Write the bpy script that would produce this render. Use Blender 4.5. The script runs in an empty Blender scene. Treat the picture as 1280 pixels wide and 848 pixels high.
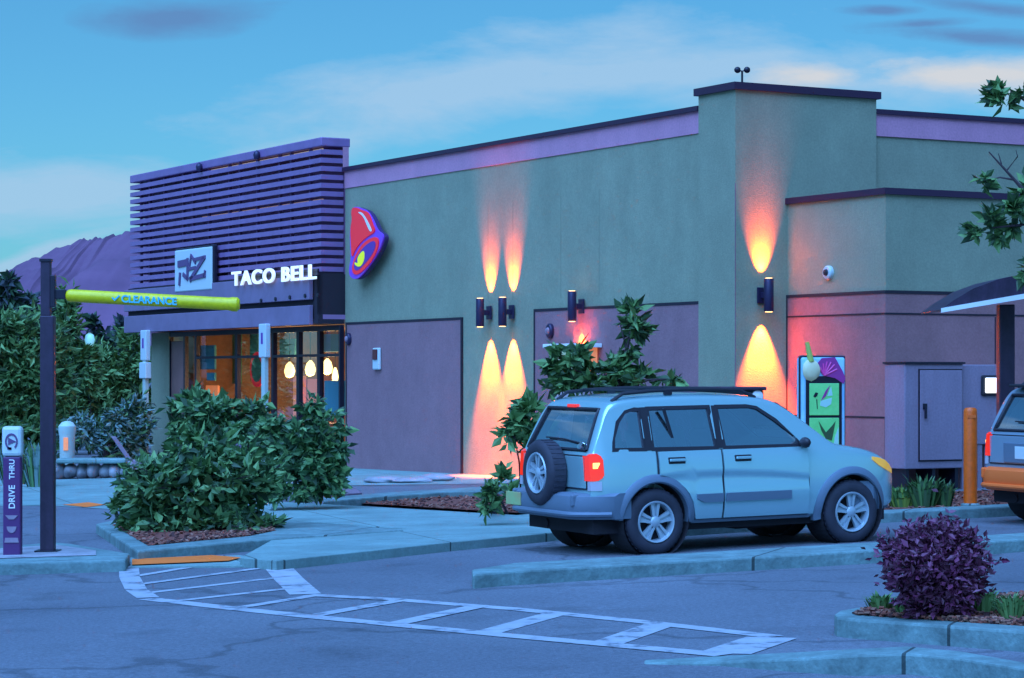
import bpy, bmesh, math, random
from mathutils import Vector, Matrix, noise as mnoise
rnd = random.Random(7)
C = bpy.context.scene.collection
PI = math.pi
# ------------------------------------------------------------------ view geometry (metres; camera 1.85 m above the lane)
F, H, YH, S, X0 = 3050.0, 1.85, 472.0, 0.02, 1.47
P0 = (3.635, 39.61); TH = math.radians(29.41); CB, SB = math.cos(TH), math.sin(TH)

def gz(x):                                    # ground height: a gentle cross fall
    return S * max(-12, min(12, x - X0))
def G(px, py, dz=0.0):                        # pixel -> point on the ground (or dz above it)
    u, v = (px - 640) / F, (YH - py) / F
    y = (H + S * X0 - dz) / (S * u - v)
    return Vector((u * y, y, H + v * y))
def W(px, py, y):                             # pixel -> point at depth y
    return Vector(((px - 640) / F * y, y, H + (YH - py) / F * y))
def LX(px, py, c):                            # pixel -> building-local point on plane x = c
    u, v = (px - 640) / F, (YH - py) / F
    y = (c + P0[0] * CB + P0[1] * SB) / (u * CB + SB)
    return Vector((c, -(u * y - P0[0]) * SB + (y - P0[1]) * CB, H + v * y))
def LY(px, py, c):                            # same on plane y = c
    u, v = (px - 640) / F, (YH - py) / F
    y = (c - P0[0] * SB + P0[1] * CB) / (-u * SB + CB)
    return Vector(((u * y - P0[0]) * CB + (y - P0[1]) * SB, c, H + v * y))
def BL(x, y, z=0):                            # building-local -> world
    return Vector((P0[0] + x * CB - y * SB, P0[1] + x * SB + y * CB, z))

# ------------------------------------------------------------------ materials
def mat(name, col, rough=0.7, metal=0.0, var=0.0, scale=4.0, bump=0.0, bscale=60.0, emit=None, estr=0.0, coat=0.0, spec=0.5, col2=None, detail=5, alpha=None):
    m = bpy.data.materials.new(name); m.use_nodes = True
    nt = m.node_tree; b = nt.nodes['Principled BSDF']
    b.inputs['Base Color'].default_value = (*col, 1); b.inputs['Roughness'].default_value = rough
    b.inputs['Metallic'].default_value = metal; b.inputs['Coat Weight'].default_value = coat
    b.inputs['Specular IOR Level'].default_value = spec
    if emit: b.inputs['Emission Color'].default_value = (*emit, 1); b.inputs['Emission Strength'].default_value = estr * .75
    if var or col2 or bump:
        tc = nt.nodes.new('ShaderNodeTexCoord')
    if var or col2:
        n = nt.nodes.new('ShaderNodeTexNoise'); n.inputs['Scale'].default_value = scale; n.inputs['Detail'].default_value = detail; n.inputs['Roughness'].default_value = 0.65
        nt.links.new(tc.outputs['Object'], n.inputs['Vector'])
        r = nt.nodes.new('ShaderNodeValToRGB')
        r.color_ramp.elements[0].position = .32; r.color_ramp.elements[1].position = .68
        c2 = col2 or tuple(min(1, c * (1 + var)) for c in col); c1 = col if col2 else tuple(c * (1 - var) for c in col)
        r.color_ramp.elements[0].color = (*c1, 1); r.color_ramp.elements[1].color = (*c2, 1)
        nt.links.new(n.outputs['Fac'], r.inputs['Fac']); nt.links.new(r.outputs['Color'], b.inputs['Base Color'])
    if bump:
        n2 = nt.nodes.new('ShaderNodeTexNoise'); n2.inputs['Scale'].default_value = bscale; n2.inputs['Detail'].default_value = 4
        nt.links.new(tc.outputs['Object'], n2.inputs['Vector'])
        bp = nt.nodes.new('ShaderNodeBump'); bp.inputs['Strength'].default_value = bump; bp.inputs['Distance'].default_value = .02
        nt.links.new(n2.outputs['Fac'], bp.inputs['Height']); nt.links.new(bp.outputs['Normal'], b.inputs['Normal'])
    return m

def glass_mat(name, tint, refl=0.12, rough=0.02, fr=.8):
    m = bpy.data.materials.new(name); m.use_nodes = True; nt = m.node_tree; nt.nodes.clear()
    o = nt.nodes.new('ShaderNodeOutputMaterial'); mx = nt.nodes.new('ShaderNodeMixShader')
    t = nt.nodes.new('ShaderNodeBsdfTransparent'); t.inputs['Color'].default_value = (*tint, 1)
    g = nt.nodes.new('ShaderNodeBsdfGlossy'); g.inputs['Roughness'].default_value = rough; g.inputs['Color'].default_value = (.9, .95, 1, 1)
    lw = nt.nodes.new('ShaderNodeLayerWeight'); lw.inputs['Blend'].default_value = .35
    ad = nt.nodes.new('ShaderNodeMath'); ad.operation = 'MULTIPLY_ADD'; ad.inputs[1].default_value = fr; ad.inputs[2].default_value = refl; ad.use_clamp = True
    nt.links.new(lw.outputs['Fresnel'], ad.inputs[0]); nt.links.new(ad.outputs[0], mx.inputs['Fac'])
    nt.links.new(t.outputs[0], mx.inputs[1]); nt.links.new(g.outputs[0], mx.inputs[2]); nt.links.new(mx.outputs[0], o.inputs['Surface'])
    return m

def asphalt_mat():
    m = mat('asphalt', (.1, .12, .16), .85, bump=.5, bscale=45)
    nt = m.node_tree; b = nt.nodes['Principled BSDF']; tc = nt.nodes.new('ShaderNodeTexCoord')
    def noise(s, d, sc=(1, 1, 1)):
        mp = nt.nodes.new('ShaderNodeMapping'); mp.inputs['Scale'].default_value = sc
        n = nt.nodes.new('ShaderNodeTexNoise'); n.inputs['Scale'].default_value = s; n.inputs['Detail'].default_value = d
        nt.links.new(tc.outputs['Object'], mp.inputs[0]); nt.links.new(mp.outputs[0], n.inputs['Vector']); return n
    big = noise(.35, 6); fine = noise(30, 3)
    r = nt.nodes.new('ShaderNodeValToRGB'); e = r.color_ramp.elements
    e[0].position = .3; e[0].color = (.115, .122, .145, 1); e[1].position = .7; e[1].color = (.155, .165, .19, 1)
    nt.links.new(big.outputs['Fac'], r.inputs['Fac'])
    r2 = nt.nodes.new('ShaderNodeValToRGB'); r2.color_ramp.elements[0].position = .3; r2.color_ramp.elements[0].color = (.72, .72, .72, 1); r2.color_ramp.elements[1].position = .7; r2.color_ramp.elements[1].color = (1.15, 1.15, 1.15, 1)
    nt.links.new(fine.outputs['Fac'], r2.inputs['Fac'])
    mx = nt.nodes.new('ShaderNodeMix'); mx.data_type = 'RGBA'; mx.blend_type = 'MULTIPLY'; mx.inputs[0].default_value = 1
    nt.links.new(r.outputs[0], mx.inputs[6]); nt.links.new(r2.outputs[0], mx.inputs[7])
    # sealed cracks: thin voronoi cell borders, broken up by noise
    vo = nt.nodes.new('ShaderNodeTexVoronoi'); vo.feature = 'DISTANCE_TO_EDGE'; vo.inputs['Scale'].default_value = .22
    wp = noise(1.3, 4); va = nt.nodes.new('ShaderNodeVectorMath'); va.operation = 'MULTIPLY_ADD'; va.inputs[1].default_value = (.9, .9, .9)
    nt.links.new(wp.outputs['Color'], va.inputs[0]); nt.links.new(tc.outputs['Object'], va.inputs[2]); nt.links.new(va.outputs[0], vo.inputs['Vector'])
    cr = nt.nodes.new('ShaderNodeMapRange'); cr.inputs[1].default_value = .004; cr.inputs[2].default_value = .012; cr.inputs[3].default_value = .62; cr.inputs[4].default_value = 1
    nt.links.new(vo.outputs['Distance'], cr.inputs[0])
    mx2 = nt.nodes.new('ShaderNodeMix'); mx2.data_type = 'RGBA'; mx2.blend_type = 'MULTIPLY'; mx2.inputs[0].default_value = .9
    nt.links.new(mx.outputs[2], mx2.inputs[6]); nt.links.new(cr.outputs[0], mx2.inputs[7])
    src = mx2.outputs[2]
    for n_, a, c, l, h in ((noise(1.1, 7), .56, .74, 1.0, .72), (noise(.18, 4, (1, .35, 1)), .4, .62, .88, 1.1), (noise(110, 2), .35, .65, .8, 1.2), (noise(9, 6), .66, .8, 1.0, 1.35)):
        mr = nt.nodes.new('ShaderNodeMapRange'); mr.inputs[1].default_value = a; mr.inputs[2].default_value = c; mr.inputs[3].default_value = l; mr.inputs[4].default_value = h; nt.links.new(n_.outputs['Fac'], mr.inputs[0])
        q = nt.nodes.new('ShaderNodeMix'); q.data_type = 'RGBA'; q.blend_type = 'MULTIPLY'; q.inputs[0].default_value = 1
        nt.links.new(src, q.inputs[6]); nt.links.new(mr.outputs[0], q.inputs[7]); src = q.outputs[2]
    nt.links.new(src, b.inputs['Base Color'])
    return m

def jointed(m, period, ang, wd=.004, both=False):
    nt = m.node_tree; b = nt.nodes['Principled BSDF']; src = b.inputs['Base Color'].links[0].from_socket
    tc = nt.nodes.new('ShaderNodeTexCoord'); mp = nt.nodes.new('ShaderNodeMapping'); mp.inputs['Rotation'].default_value = (0, 0, ang); mp.inputs['Scale'].default_value = (1 / period,) * 3
    nt.links.new(tc.outputs['Object'], mp.inputs[0]); sx = nt.nodes.new('ShaderNodeSeparateXYZ'); nt.links.new(mp.outputs[0], sx.inputs[0])
    outs = []
    for i in ((0, 1) if both else (0,)):
        f = nt.nodes.new('ShaderNodeMath'); f.operation = 'FRACT'; nt.links.new(sx.outputs[i], f.inputs[0])
        g = nt.nodes.new('ShaderNodeMath'); g.operation = 'GREATER_THAN'; g.inputs[1].default_value = wd / period * 2; nt.links.new(f.outputs[0], g.inputs[0]); outs.append(g.outputs[0])
    r = outs[0]
    if both:
        q = nt.nodes.new('ShaderNodeMath'); q.operation = 'MULTIPLY'; nt.links.new(outs[0], q.inputs[0]); nt.links.new(outs[1], q.inputs[1]); r = q.outputs[0]
    mr = nt.nodes.new('ShaderNodeMapRange'); mr.inputs[3].default_value = .25; nt.links.new(r, mr.inputs[0])
    mx = nt.nodes.new('ShaderNodeMix'); mx.data_type = 'RGBA'; mx.blend_type = 'MULTIPLY'; mx.inputs[0].default_value = 1
    nt.links.new(src, mx.inputs[6]); nt.links.new(mr.outputs[0], mx.inputs[7]); nt.links.new(mx.outputs[2], b.inputs['Base Color'])
M = dict(
    asphalt=asphalt_mat(),
    concrete=mat('concrete', (.19, .3, .28), .8, var=.14, scale=1.6, bump=.25, bscale=40),
    kerb=mat('kerb concrete', (.16, .25, .24), .85, var=.25, scale=5, bump=.4, bscale=25),
    mulch=mat('bark mulch', (.2, .05, .032), .95, var=.75, scale=14, bump=1, bscale=24),
    paint=mat('road paint', (.24, .25, .28), .8, col2=(.4, .4, .42), scale=5, bump=.2, bscale=50, detail=8),
    tactile=mat('tactile orange', (1, .17, .015), .7, var=.12, scale=6, bump=.3, bscale=30),
    stucco=mat('stucco beige green', (.275, .29, .19), .9, var=.07, scale=1.2, bump=.35, bscale=55),
    panel=mat('stucco mauve', (.3, .15, .165), .9, var=.08, scale=1.5, bump=.35, bscale=55),
    stucco_joint=mat('stucco joint', (.2, .21, .14), .9),
    panel2=mat('stucco brown mauve', (.34, .15, .15), .9, var=.08, scale=1.5, bump=.35, bscale=55),
    band=mat('fascia lavender', (.58, .25, .34), .7, var=.05, scale=2),
    cap=mat('dark metal cap', (.05, .02, .05), .45, metal=.3),
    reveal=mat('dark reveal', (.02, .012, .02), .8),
    slat=mat('slat metal', (.28, .15, .32), .45, metal=.2, var=.1, scale=3),
    slatback=mat('backing purple', (.16, .06, .14), .7, var=.2, scale=2),
    beam=mat('fascia beam', (.25, .17, .27), .5, metal=.2, var=.1, scale=2),
    frame=mat('dark frame', (.02, .016, .03), .4, metal=.3),
    paleframe=mat('pale post', (.45, .55, .5), .5),
    purpsteel=mat('pole paint', (.045, .025, .05), .45, metal=.2, var=.15, scale=6),
    lime=mat('lime tube', (.75, .62, .003), .42, var=.05),
    cyanletter=mat('cyan lettering', (.06, .5, .62), .5),
    white=mat('white plastic', (.8, .8, .78), .4),
    letter=mat('lit white letter', (.9, .9, .88), .4, emit=(.85, .95, 1.0), estr=.16),
    red=mat('sign red', (.8, .012, .03), .35, emit=(1, .02, .06), estr=.07),
    bellpurple=mat('sign violet', (.08, .015, .25), .35, emit=(.1, .02, .4), estr=.05),
    bellyellow=mat('sign yellow', (.7, .75, .02), .4, emit=(.7, .8, .02), estr=.1),
    signblue=mat('pale sign face', (.55, .62, .62), .45),
    signmark=mat('sign mark', (.12, .06, .16), .5),
    sconce=mat('sconce black', (.03, .02, .06), .4, metal=.3),
    lens=mat('warm lens', (.8, .6, .3), .4, emit=(1, .5, .15), estr=2.0),
    bollard=mat('bollard orange', (1, .13, .004), .45, var=.06, scale=4),
    cabinet=mat('cabinet mauve', (.3, .21, .27), .55, var=.05, scale=2),
    silver=mat('silver paint', (.43, .68, .7), .27, metal=.6, coat=1.0),
    cladding=mat('grey cladding', (.13, .17, .22), .5, metal=.1),
    silver2=mat('pale blue paint', (.26, .33, .4), .3, metal=.3, coat=.6),
    tanglow=mat('tan with painted lamp glow', (.9, .14, .02), .45),  # orange brake lamp glow on a champagne bumper, painted into the base colour
    tyre=mat('tyre rubber', (.03, .027, .04), .75, var=.2, scale=8),
    alloy=mat('alloy wheel', (.45, .52, .57), .35, metal=.4),
    black=mat('black plastic', (.016, .013, .02), .55),
    under=mat('underbody', (.02, .015, .02), .9),
    seat=mat('seat fabric', (.42, .6, .6), .9),
    tail=mat('tail lamp red', (.8, .02, .01), .15, emit=(1, .03, .01), estr=.17, coat=.5),
    tailhot=mat('tail lamp bulb', (1, .4, .1), .2, emit=(1, .45, .08), estr=1.0),
    clearlamp=mat('clear lens', (.5, .45, .5), .15, coat=.5),
    amber=mat('amber lamp', (.9, .4, .04), .2, emit=(1, .5, .05), estr=.08, coat=.5),
    chrome=mat('chrome', (.75, .8, .82), .15, metal=1),
    glass=glass_mat('car glass', (.85, .95, .97), .6),
    shopglass=glass_mat('shop glass', (.85, .93, .93), .04, fr=.3),
    interior=mat('interior wall', (.3, .16, .11), .8, var=.3, scale=1.5),
    intfloor=mat('interior floor', (.12, .08, .07), .5),
    orange=mat('glowing orange panel', (.9, .26, .1), .6, emit=(1, .3, .12), estr=.12),  # glow put into the material; these seats, posters and panels are no lamps
    tealpanel=mat('teal panel', (.05, .3, .38), .6),
    greenpanel=mat('green panel', (.06, .22, .12), .7),
    bulb=mat('glowing bulb', (1, .9, .5), .4, emit=(1, .75, .25), estr=.9),
    lampwhite=mat('lit lens', (1, 1, .95), .4, emit=(1, .97, .85), estr=.3),
    screen=mat('menu screen green', (.05, .3, .12), .3, emit=(.06, .42, .16), estr=.14, col2=(.14, .45, .2), scale=3),
    screenart=mat('menu art', (.25, .5, .5), .5, emit=(.2, .5, .5), estr=.06),
    boardblue=mat('board blue', (.14, .36, .62), .4, emit=(.08, .35, .8), estr=.07, col2=(.3, .55, .65), scale=3),
    boardpurple=mat('board purple', (.2, .03, .2), .5, emit=(.22, .02, .25), estr=.05),
    boardpink=mat('board pink', (.5, .06, .3), .5, emit=(.5, .04, .3), estr=.05),
    cream=mat('cream art', (.7, .65, .4), .6), olive=mat('lime art', (.4, .5, .1), .6),
    leaf1=mat('leaf green', (.1, .195, .05), .6), leaf2=mat('leaf dark', (.04, .085, .03), .6), leaf3=mat('leaf light', (.15, .28, .085), .6),
    bleaf1=mat('leaf blue green', (.09, .195, .065), .6), bleaf2=mat('leaf deep', (.03, .07, .028), .6),
    pleaf1=mat('leaf purple', (.16, .025, .075), .6), pleaf2=mat('leaf dark purple', (.08, .012, .03), .6), pleaf3=mat('leaf mauve', (.2, .06, .11), .6),
    gleaf1=mat('grass blade bright', (.2, .3, .05), .6), gleaf2=mat('grass blade green', (.08, .18, .05), .6),
    cleaf=mat('leaf silver', (.15, .24, .22), .6),
    bark=mat('bark', (.06, .035, .04), .9, var=.3, scale=20),
    rock=mat('rock', (.2, .13, .16), .9, var=.35, scale=4, bump=.8, bscale=8),
    palerock=mat('pale stone', (.3, .28, .3), .9, var=.3, scale=3, bump=.8, bscale=7),
    hill=mat('hill', (.12, .05, .095), 1.0, col2=(.2, .085, .15), scale=.006, detail=12),
    grassland=mat('grassland', (.08, .09, .05), 1.0, var=.4, scale=.05),
    farleaf=mat('far leaf', (.05, .06, .07), .9),
)

def weather(m, lo=.9, hi=1.06, sx=1.1, sz=.4, thr=(.35, .7)):
    nt = m.node_tree; b = nt.nodes['Principled BSDF']; src = b.inputs['Base Color'].links[0].from_socket
    tc = nt.nodes.new('ShaderNodeTexCoord'); mp = nt.nodes.new('ShaderNodeMapping'); mp.inputs['Scale'].default_value = (sx, sx, sz); nt.links.new(tc.outputs['Object'], mp.inputs[0])
    n = nt.nodes.new('ShaderNodeTexNoise'); n.inputs['Scale'].default_value = 1; n.inputs['Detail'].default_value = 7; n.inputs['Roughness'].default_value = .7; nt.links.new(mp.outputs[0], n.inputs['Vector'])
    n2 = nt.nodes.new('ShaderNodeTexNoise'); n2.inputs['Scale'].default_value = 28; n2.inputs['Detail'].default_value = 3; nt.links.new(tc.outputs['Object'], n2.inputs['Vector'])
    for nn, a, c, l, h in ((n, thr[0], thr[1], lo, hi), (n2, .3, .7, .9, 1.08)):
        mr = nt.nodes.new('ShaderNodeMapRange'); mr.inputs[1].default_value = a; mr.inputs[2].default_value = c; mr.inputs[3].default_value = l; mr.inputs[4].default_value = h; nt.links.new(nn.outputs['Fac'], mr.inputs[0])
        mx = nt.nodes.new('ShaderNodeMix'); mx.data_type = 'RGBA'; mx.blend_type = 'MULTIPLY'; mx.inputs[0].default_value = 1
        nt.links.new(src, mx.inputs[6]); nt.links.new(mr.outputs[0], mx.inputs[7]); src = mx.outputs[2]
    nt.links.new(src, b.inputs['Base Color'])
for k_ in ('stucco', 'panel', 'panel2', 'band'): weather(M[k_])
weather(M['kerb'], .7, 1.12, 1.5, 1.5); weather(M['concrete'], .78, 1.1, .9, .9); weather(M['cabinet'] , .88, 1.05, 3, .4); weather(M['bollard'], .75, 1.05, 6, 2); weather(M['lime'], .85, 1.05, 6, 6); weather(M['purpsteel'], .7, 1.2, 6, 1)
jointed(M['kerb'], 2.9, .35, .012); jointed(M['concrete'], 2.4, -.3, .009, True)
r_ = [n for n in M['paint'].node_tree.nodes if n.type == 'VALTORGB'][0].color_ramp; r_.elements[0].position = .36; r_.elements[0].color = (.13, .14, .165, 1); r_.elements[1].position = .46; r_.elements[1].color = (.33, .34, .37, 1); e_ = r_.elements.new(.75); e_.color = (.42, .42, .44, 1)
# ------------------------------------------------------------------ mesh builder
class MB:
    def __init__(s): s.bm = bmesh.new(); s.mi = 0
    def _f(s, vs):
        try:
            f = s.bm.faces.new(vs); f.material_index = s.mi; return f
        except ValueError: return None
    def box(s, x0, y0, z0, x1, y1, z1):
        v = [s.bm.verts.new(p) for p in ((x0, y0, z0), (x1, y0, z0), (x1, y1, z0), (x0, y1, z0), (x0, y0, z1), (x1, y0, z1), (x1, y1, z1), (x0, y1, z1))]
        for q in ((3, 2, 1, 0), (4, 5, 6, 7), (0, 1, 5, 4), (1, 2, 6, 5), (2, 3, 7, 6), (3, 0, 4, 7)): s._f([v[i] for i in q])
        return s
    def obox(s, mtx, sx, sy, sz):             # centred box through a matrix
        n = len(s.bm.verts); s.box(-sx / 2, -sy / 2, -sz / 2, sx / 2, sy / 2, sz / 2); s.bm.verts.ensure_lookup_table()
        for v in s.bm.verts[n:]: v.co = mtx @ v.co
        return s
    def loft(s, rings, cap=True, closed=True):
        R = [[s.bm.verts.new(p) for p in r] for r in rings]; n = len(R[0])
        for a, b in zip(R[:-1], R[1:]):
            for i in range(n if closed else n - 1):
                j = (i + 1) % n; s._f([a[i], a[j], b[j], b[i]])
        if cap: s._f(list(reversed(R[0]))); s._f(R[-1])
        return s
    def prism(s, pts, d):                     # planar 3D outline swept by vector d
        d = Vector(d); return s.loft([[Vector(p) for p in pts], [Vector(p) + d for p in pts]])
    def tube(s, pts, r, n=8, cap=True):
        pts = [Vector(p) for p in pts]; rings = []
        rs = r if isinstance(r, (list, tuple)) else [r] * len(pts)
        for i, p in enumerate(pts):
            t = (pts[min(i + 1, len(pts) - 1)] - pts[max(i - 1, 0)]).normalized()
            a = t.cross(Vector((0, 0, 1)) if abs(t.z) < .9 else Vector((1, 0, 0))).normalized(); b = t.cross(a)
            rings.append([p + (a * math.cos(k * 2 * PI / n) + b * math.sin(k * 2 * PI / n)) * rs[i] for k in range(n)])
        return s.loft(rings, cap)
    def lathe(s, prof, n=24, mtx=None, cap=True):   # prof (r, z)
        mtx = mtx or Matrix()
        return s.loft([[mtx @ Vector((r * math.cos(k * 2 * PI / n), r * math.sin(k * 2 * PI / n), z)) for k in range(n)] for r, z in prof], cap)
    def blob(s, c, r, seed=0, rough=.2, sub=2):
        n = len(s.bm.verts); rg = random.Random(seed)
        res = bmesh.ops.create_icosphere(s.bm, subdivisions=sub, radius=1)
        ph = [(rg.uniform(1, 3), rg.uniform(0, 6), Vector((rg.gauss(0, 1), rg.gauss(0, 1), rg.gauss(0, 1)))) for _ in range(6)]
        for v in res['verts']:
            k = 1 + sum(rough / 2.5 * math.sin(f * v.co.dot(d) + p) for f, p, d in ph)
            v.co = Vector((v.co.x * r[0] * k + c[0], v.co.y * r[1] * k + c[1], v.co.z * r[2] * k + c[2]))
            for f in v.link_faces: f.material_index = s.mi
        return s
    def build(s, name, ms, parent=None, bevel=0, smooth=False, norm=True):
        if norm: bmesh.ops.recalc_face_normals(s.bm, faces=s.bm.faces)
        me = bpy.data.meshes.new(name); s.bm.to_mesh(me); s.bm.free()
        for m in (ms if isinstance(ms, (list, tuple)) else [ms]): me.materials.append(M[m] if isinstance(m, str) else m)
        o = bpy.data.objects.new(name, me); C.objects.link(o)
        if parent: o.parent = parent
        if smooth:
            for p in me.polygons: p.use_smooth = True
            try: me.set_sharp_from_angle(angle=math.radians(38))
            except Exception: pass
        if bevel:
            b = o.modifiers.new('b', 'BEVEL'); b.width = bevel; b.segments = 2; b.limit_method = 'ANGLE'
        return o
def tag(o, label, cat, group=None, kind=None):
    o['label'] = label; o['category'] = cat
    if group: o['group'] = group
    if kind: o['kind'] = kind
    return o
def thing(name, label, cat, loc=(0, 0, 0), rz=0, group=None):
    o = bpy.data.objects.new(name, None); C.objects.link(o); o.location = loc; o.rotation_euler = (0, 0, rz); o.empty_display_size = .2
    return tag(o, label, cat, group)
def struct(o, label=None, cat=None):
    o['kind'] = 'structure'
    if label: o['label'] = label; o['category'] = cat
    return o
def copy_tree(o, parent=None):
    c = o.copy(); C.objects.link(c)
    if parent: c.parent = parent
    for ch in list(o.children): copy_tree(ch, c)
    return c
def text_mesh(name, txt, size, mt, parent, mtx, extrude=.02, offset=0.0, align='LEFT', spacing=1.0):
    cu = bpy.data.curves.new(name, 'FONT'); cu.body = txt; cu.size = size; cu.extrude = extrude; cu.offset = offset; cu.align_x = align; cu.space_character = spacing
    t = bpy.data.objects.new(name + '_tmp', cu); C.objects.link(t); bpy.context.view_layer.update()
    me = bpy.data.meshes.new_from_object(t.evaluated_get(bpy.context.evaluated_depsgraph_get())); bpy.data.objects.remove(t)
    me.transform(mtx); me.materials.clear(); me.materials.append(M[mt])
    o = bpy.data.objects.new(name, me); C.objects.link(o); o.parent = parent; return o
def axes(o, ex, ey):                          # matrix from origin, x axis, y axis
    ex, ey = Vector(ex).normalized(), Vector(ey).normalized(); ez = ex.cross(ey)
    m = Matrix((ex, ey, ez)).transposed().to_4x4(); m.translation = Vector(o); return m

# ------------------------------------------------------------------ camera
cam = bpy.data.cameras.new('camera'); cam.sensor_width = 36; cam.lens = 36 * F / 1280; cam.shift_y = (YH - 424) / 1280
cam.clip_end = 20000; cam.clip_start = .5
co = bpy.data.objects.new('camera', cam); C.objects.link(co); co.location = (0, 0, H); co.rotation_euler = (PI / 2, 0, 0)
bpy.context.scene.camera = co

# ------------------------------------------------------------------ world: dusk sky with clouds
SKY_STR, EXPO = 0.05, 2.45
w = bpy.data.worlds.new('World'); bpy.context.scene.world = w; w.use_nodes = True
nt = w.node_tree; bg = nt.nodes['Background']; bg.inputs['Strength'].default_value = SKY_STR
SUN_EL, SUN_AZ = math.radians(58), math.radians(205)
sky = nt.nodes.new('ShaderNodeTexSky'); sky.sky_type = 'NISHITA'; sky.sun_disc = False; sky.sun_elevation = SUN_EL; sky.sun_rotation = SUN_AZ
sky.air_density = 1.0; sky.dust_density = .6; sky.ozone_density = 2.5
def N(t, **k):
    n = nt.nodes.new(t)
    for a, b in k.items(): setattr(n, a, b)
    return n
def mth(op, a, b=None, c=None, clamp=False):
    n = N('ShaderNodeMath', operation=op, use_clamp=clamp)
    for i, v in enumerate((a, b, c)):
        if v is None: continue
        if isinstance(v, (int, float)): n.inputs[i].default_value = v
        else: nt.links.new(v, n.inputs[i])
    return n.outputs[0]
tc = N('ShaderNodeTexCoord'); sp = N('ShaderNodeSeparateXYZ'); nt.links.new(tc.outputs['Generated'], sp.inputs[0])
ay = mth('MAXIMUM', mth('ABSOLUTE', sp.outputs[1]), .08)
uu = mth('DIVIDE', sp.outputs[0], ay); vv = mth('DIVIDE', sp.outputs[2], ay)
cb = N('ShaderNodeCombineXYZ'); nt.links.new(uu, cb.inputs[0]); nt.links.new(mth('MULTIPLY', vv, 3.2), cb.inputs[1])
def skynoise(sc, det, rough=.6, dist=0):
    n = N('ShaderNodeTexNoise'); n.inputs['Scale'].default_value = sc; n.inputs['Detail'].default_value = det; n.inputs['Roughness'].default_value = rough; n.inputs['Distortion'].default_value = dist
    nt.links.new(cb.outputs[0], n.inputs['Vector']); return n.outputs['Fac']
n1 = skynoise(9, 7, .6, .4); n2 = skynoise(32, 5, .65)
warp = mth('MULTIPLY', mth('SUBTRACT', n1, .5), 2.4)
warp2 = mth('MULTIPLY_ADD', mth('SUBTRACT', n2, .5), .8, warp)
def cloud(px, py, rx, ry, tilt=0.0, soft=.9):
    u0, v0 = (px - 640) / F, (YH - py) / F
    du = mth('SUBTRACT', uu, u0); dv = mth('SUBTRACT', vv, v0); dv = mth('SUBTRACT', dv, mth('MULTIPLY', du, tilt))
    a = mth('DIVIDE', du, rx / F); b = mth('DIVIDE', dv, ry / F)
    d = mth('SQRT', mth('ADD', mth('MULTIPLY', a, a), mth('MULTIPLY', b, b)))
    d = mth('ADD', d, warp2)
    return mth('DIVIDE', mth('SUBTRACT', 1.25, d), soft, clamp=True)
def addmax(lst):
    r = lst[0]
    for x in lst[1:]: r = mth('MAXIMUM', r, x)
    return r
pale = addmax([cloud(600, 105, 330, 55, .17), cloud(60, 245, 260, 45, .06), cloud(330, 205, 220, 30, .3), cloud(820, 90, 260, 30, .05), cloud(20, 330, 130, 14, .35, .7), cloud(1150, 105, 330, 40, 0)])
cream = addmax([cloud(1210, 95, 130, 22, 0), cloud(1010, 98, 70, 16, 0)])
dark = addmax([cloud(215, 22, 110, 22, .02, 1.1), cloud(1210, 46, 130, 12, -.08, 1.0), cloud(1105, 13, 50, 7, 0, .9), cloud(1235, 10, 85, 10, -.1, 1.0), cloud(1150, 30, 70, 7, .05, 1.0)])
generic = mth('MULTIPLY', mth('DIVIDE', mth('SUBTRACT', skynoise(2.2, 8, .6), .5), .18, clamp=True), mth('GREATER_THAN', mth('ABSOLUTE', uu), .26))
pale = mth('MAXIMUM', pale, generic)
def rgbmix(fac, a, b, blend='MIX'):
    n = N('ShaderNodeMix', data_type='RGBA', blend_type=blend)
    for i, v in ((0, fac), (6, a), (7, b)):
        if isinstance(v, tuple): n.inputs[i].default_value = (*v, 1)
        elif isinstance(v, (int, float)): n.inputs[i].default_value = v
        else: nt.links.new(v, n.inputs[i])
    return n.outputs[2]
TINT = (.13, .34, .46)
K = 1.0 / SKY_STR / (2 ** EXPO)
base = rgbmix(1.0, sky.outputs[0], TINT, 'MULTIPLY')
c1 = rgbmix(mth('MULTIPLY', pale, .75), base, (.40 * K, .60 * K, .82 * K))
c2 = rgbmix(mth('MULTIPLY', cream, .8), c1, (.72 * K, .70 * K, .70 * K))
c3 = rgbmix(mth('MULTIPLY', dark, .8), c2, (.12 * K, .24 * K, .50 * K))
nt.links.new(c3, bg.inputs['Color'])
sun = bpy.data.lights.new('sun', 'SUN'); sun.energy = 1.54; sun.angle = math.radians(75); sun.color = (.18, .42, 1.0)
so = bpy.data.objects.new('sun', sun); C.objects.link(so)
sd = Vector((math.sin(SUN_AZ) * math.cos(SUN_EL), math.cos(SUN_AZ) * math.cos(SUN_EL), math.sin(SUN_EL)))
so.rotation_euler = sd.to_track_quat('Z', 'Y').to_euler()
vs = bpy.context.scene.view_settings; vs.view_transform = 'Standard'; vs.look = 'None'; vs.exposure = EXPO; vs.gamma = 1; vs.use_curve_mapping = False

# ------------------------------------------------------------------ ground, lanes, kerbs
b = MB(); xs = [-3000, -200, -60, X0 - 12, -6, 0, 6, X0 + 12, 60, 200, 3000]; ys = [-300, -10, 5, 15, 30, 60, 120, 400, 1000, 5000]
gv = [[b.bm.verts.new((x, y, gz(x))) for x in xs] for y in ys]
for j in range(len(ys) - 1):
    for i in range(len(xs) - 1): b._f([gv[j][i], gv[j][i + 1], gv[j + 1][i + 1], gv[j + 1][i]])
struct(b.build('asphalt_ground', 'asphalt'))

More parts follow.
